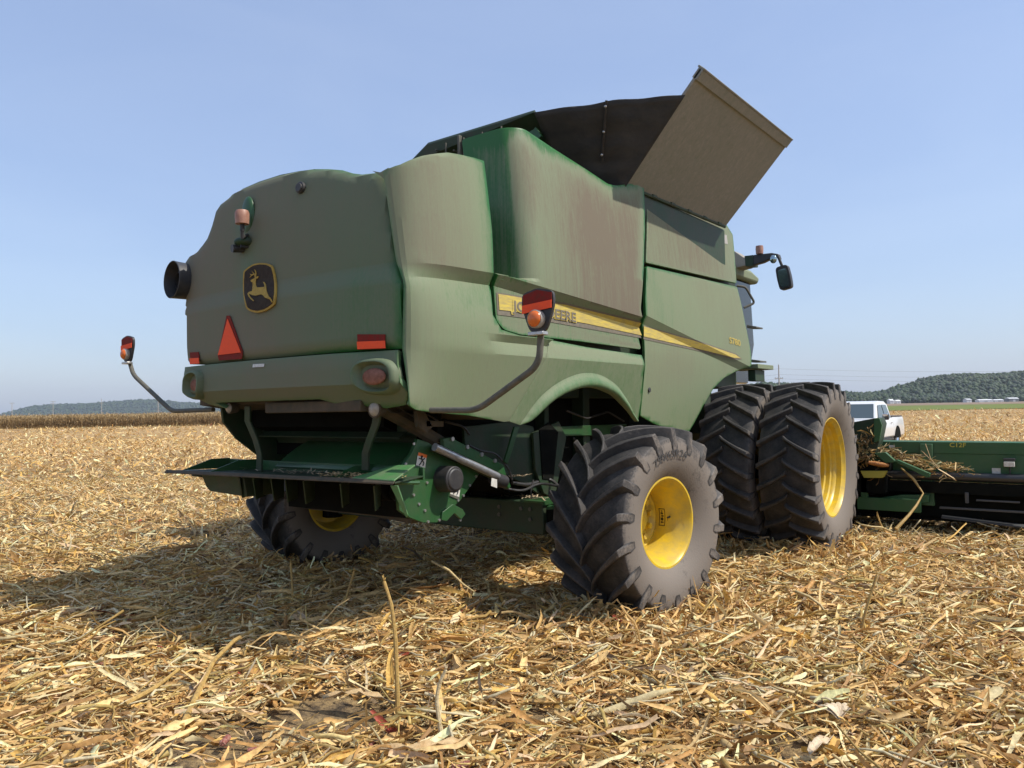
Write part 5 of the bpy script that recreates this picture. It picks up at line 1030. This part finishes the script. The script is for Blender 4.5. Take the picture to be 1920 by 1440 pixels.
b = MB(); b.lathe([(-.13,.004),(-.12,.02),(-.06,.03),(.05,.03),(.11,.02),(.12,.004)], (0,0,0), 'X', 14); o = b.build('corn_ear', mat('orange_corn_ear', (.42,.13,.03), .6, noise=((.55,.25,.06), 60., .15), bump=.8, bscale=110)); o.location = K(1648,873,Y=4.98) + Vector((0,0,.02)); o.rotation_euler = (0,.15,.2); tag(o, 'orange red ear of corn resting above the yellow bracket of the header', 'ear of corn')
big = MB(); vs = []; P = [K(u, v, Y=5.1) for u, v in ((1745,865),(1760,880),(1780,892),(1792,899))]
for i, p_ in enumerate(P): w_ = (.012,.022,.035,.02)[i]; vs += [p_+Vector((-w_,0,w_)), p_+Vector((0,-.012,0)), p_+Vector((w_,0,-w_))]
big.add(vs, [(i*3+j, i*3+j+1, i*3+j+4, i*3+j+3) for i in range(3) for j in range(2)]); big.tube([K(1735,832,Y=5.1), K(1745,860,Y=5.1), K(1760,878,Y=5.1)], .004, 0, 5)
tag(big.build('corn_leaf', MLB, smooth=60), 'brown corn leaf sticking out in front of the header back sheet', 'dry leaf')

# ================================================================== PICKUP TRUCK
MTW = mat('white_car_paint', (.78,.78,.77), .3, coat=.5, noise=((.70,.69,.66), 2., .3)); MTG = mat('dark_car_glass', (.10,.13,.14), .06, metal=.25); MCH = mat('chrome', (.7,.7,.72), .15, metal=1.)
rp_ = cw((1674-960)/F*32.2, 32.2); hd = cw(-math.sin(R(39)), -math.cos(R(39))) - cw(0,0); TR = empty('pickup_truck', (0,0,0)); tag(TR, 'white crew cab pickup truck parked in the field behind the corn header', 'pickup truck')
ang = math.atan2(hd.y, hd.x)        # local +X forwards; local -Y or +Y is its left
TR.rotation_euler = (0,0,ang); ll = Matrix.Rotation(ang, 3, 'Z'); left = ll @ Vector((0,1,0))
# the wheel nearest to the camera's right is on the truck's left side: local y = +.85
o_ = Vector((rp_.x, rp_.y, 0)) - ll @ Vector((0, .88, 0)); TR.location = (o_.x, o_.y, -.17)
def tb(b, name, m, bevel=.02, parent=TR): return b.build(name, m, parent, bevel=bevel, smooth=35)
def sect(b, rows, mi=0):
    "loft of cross sections x: (halfwidths at heights)"
    n = len(rows[0][1]); vs = []; fs = []
    for x, prof in rows:
        vs += [(x, y, z) for y, z in prof] + [(x, -y, z) for y, z in prof[::-1]]
    m = 2*n
    for i in range(len(rows)-1):
        for k in range(m): fs.append((i*m+k, (i+1)*m+k, (i+1)*m+(k+1)%m, i*m+(k+1)%m))
    fs += [tuple(range(m)), tuple((len(rows)-1)*m+k for k in range(m-1,-1,-1))]; b.add(vs, fs, mi)
b = MB(); bp2 = lambda w_, t: [(w_-.08,.42),(w_,.5),(w_+.015,.80),(w_-.02,1.10),(w_-.06,t)]
sect(b, [(-1.25,bp2(.98,1.22)),(-1.2,bp2(1.0,1.25)),(.60,bp2(1.0,1.25))]); tb(b, 'cargo_bed', MTW).data
b = MB(); sect(b, [(.63,bp2(1.0,1.22)),(2.75,bp2(1.0,1.20)),(3.0,bp2(1.0,1.19)),(4.1,bp2(.97,1.10)),(4.45,bp2(.90,1.0))]); bd = tb(b, 'body', MTW)
b = MB(); sect(b, [(.66,[(.93,1.2),(.90,1.25)]),(.72,[(.93,1.2),(.78,1.78)]),(1.0,[(.93,1.2),(.74,1.91)]),(1.9,[(.93,1.2),(.74,1.93)]),(2.25,[(.93,1.2),(.76,1.86)]),(2.98,[(.93,1.18),(.92,1.21)])]); cbn = tb(b, 'cabin', MTW)
for s in (1,-1):
    b = MB(); b.prism([(1.75,s*.935,1.24),(2.72,s*.935,1.24),(2.28,s*.800,1.76),(1.80,s*.80,1.78)], (0,s*.012,0)); tb(b, 'side_window', MTG, .004); b = MB(); b.prism([(.85,s*.935,1.24),(1.66,s*.935,1.24),(1.66,s*.80,1.78),(1.0,s*.80,1.77)], (0,s*.012,0)); tb(b, 'side_window', MTG, .004)
    b = MB(); b.box((2.30,s*1.02 - (.0 if s > 0 else .22),1.18), (2.50,s*1.02 + (.22 if s > 0 else 0),1.42)); mi = tb(b, 'wing_mirror', MBK, .04); b = MB(); b.box((2.44,s*1.03 - (.0 if s > 0 else .19),1.32), (2.515,s*1.03 + (.19 if s > 0 else 0),1.43)); b.build('mirror_cap', MCH, mi, bevel=.02)
    for x in (.9, 1.85): b = MB(); b.box((x,s*1.0,1.02), (x+.16,s*1.03 if s > 0 else -1.03,1.06)) if s > 0 else b.box((x,-1.03,1.02), (x+.16,-1.0,1.06)); tb(b, 'door_handle', MCH, .005)
    b = MB(); b.box((.7,s*.86 if s > 0 else -1.02,.34), (2.9,s*1.02 if s > 0 else -.86,.42)); tb(b, 'running_board', MBK, .01)
    for x in (0, 3.72):
        wv = empty('wheel', (x, s*.86, .40), 0, TR); b = MB(); b.lathe([(-.13,.25),(-.14,.36),(-.12,.40),(.12,.40),(.14,.36),(.13,.25)], (0,0,0), 'Y', 36); b.build('tyre', MTY, wv, smooth=40)
        b = MB(); b.lathe([(s*.05,.001),(s*.06,.08),(s*.08,.22),(s*.12,.25),(s*.13,.26)], (0,0,0), 'Y', 30); b.build('rim', MCH, wv, smooth=30)
        b = MB(); vs = []; 
        for k in range(15): a = PI*k/14; vs.append((x+.50*math.cos(a), s*1.012, .40+.50*math.sin(a)))
        b.prism(vs + [(x-.5,s*1.012,.40)], (0,s*.008,0)); b.build('wheel_arch', MDK, TR)
b = MB(); b.prism([(2.92,-.82,1.23),(2.92,.82,1.23),(2.32,.68,1.80),(2.32,-.68,1.80)], (.02,0,.015)); tb(b, 'windshield', MTG, .004)
b = MB(); b.box((4.44,-.7,.62), (4.49,.7,1.0)); tb(b, 'grille', MBK, .01); b = MB(); b.box((4.38,-1.0,.42), (4.56,1.0,.6)); tb(b, 'bumper', MCH, .03)
for s in (1,-1): b = MB(); b.box((4.38,s*.72-.14,.78), (4.475,s*.72+.14,1.0)); tb(b, 'headlight', MGL, .02)
b = MB(); b.box((-1.2,-.93,1.245), (.6,.93,1.30)); tb(b, 'bed_cover', MBK, .01); b = MB(); b.prism([(1.2,-.02,1.93),(1.45,-.02,1.93),(1.22,-.01,2.02)], (0,.04,0)); tb(b, 'roof_antenna', MBK, .004)

# ================================================================== AIR
b = MB(); b.box((-7200,-2500,-2.5), (6200,7800,240)); hz = b.build('haze', mat('tmp'), smooth=0); hm = bpy.data.materials.new('thin_air_haze'); hm.use_nodes = True; t = hm.node_tree; t.nodes.remove(t.nodes['Principled BSDF'])
pv = t.nodes.new('ShaderNodeVolumePrincipled'); pv.inputs['Color'].default_value = (.82,.90,1.0,1); pv.inputs['Density'].default_value = .000062; pv.inputs['Anisotropy'].default_value = .2
t.links.new(pv.outputs[0], t.nodes['Material Output'].inputs['Volume']); hz.data.materials.clear(); hz.data.materials.append(hm); tag(hz, kind='stuff')
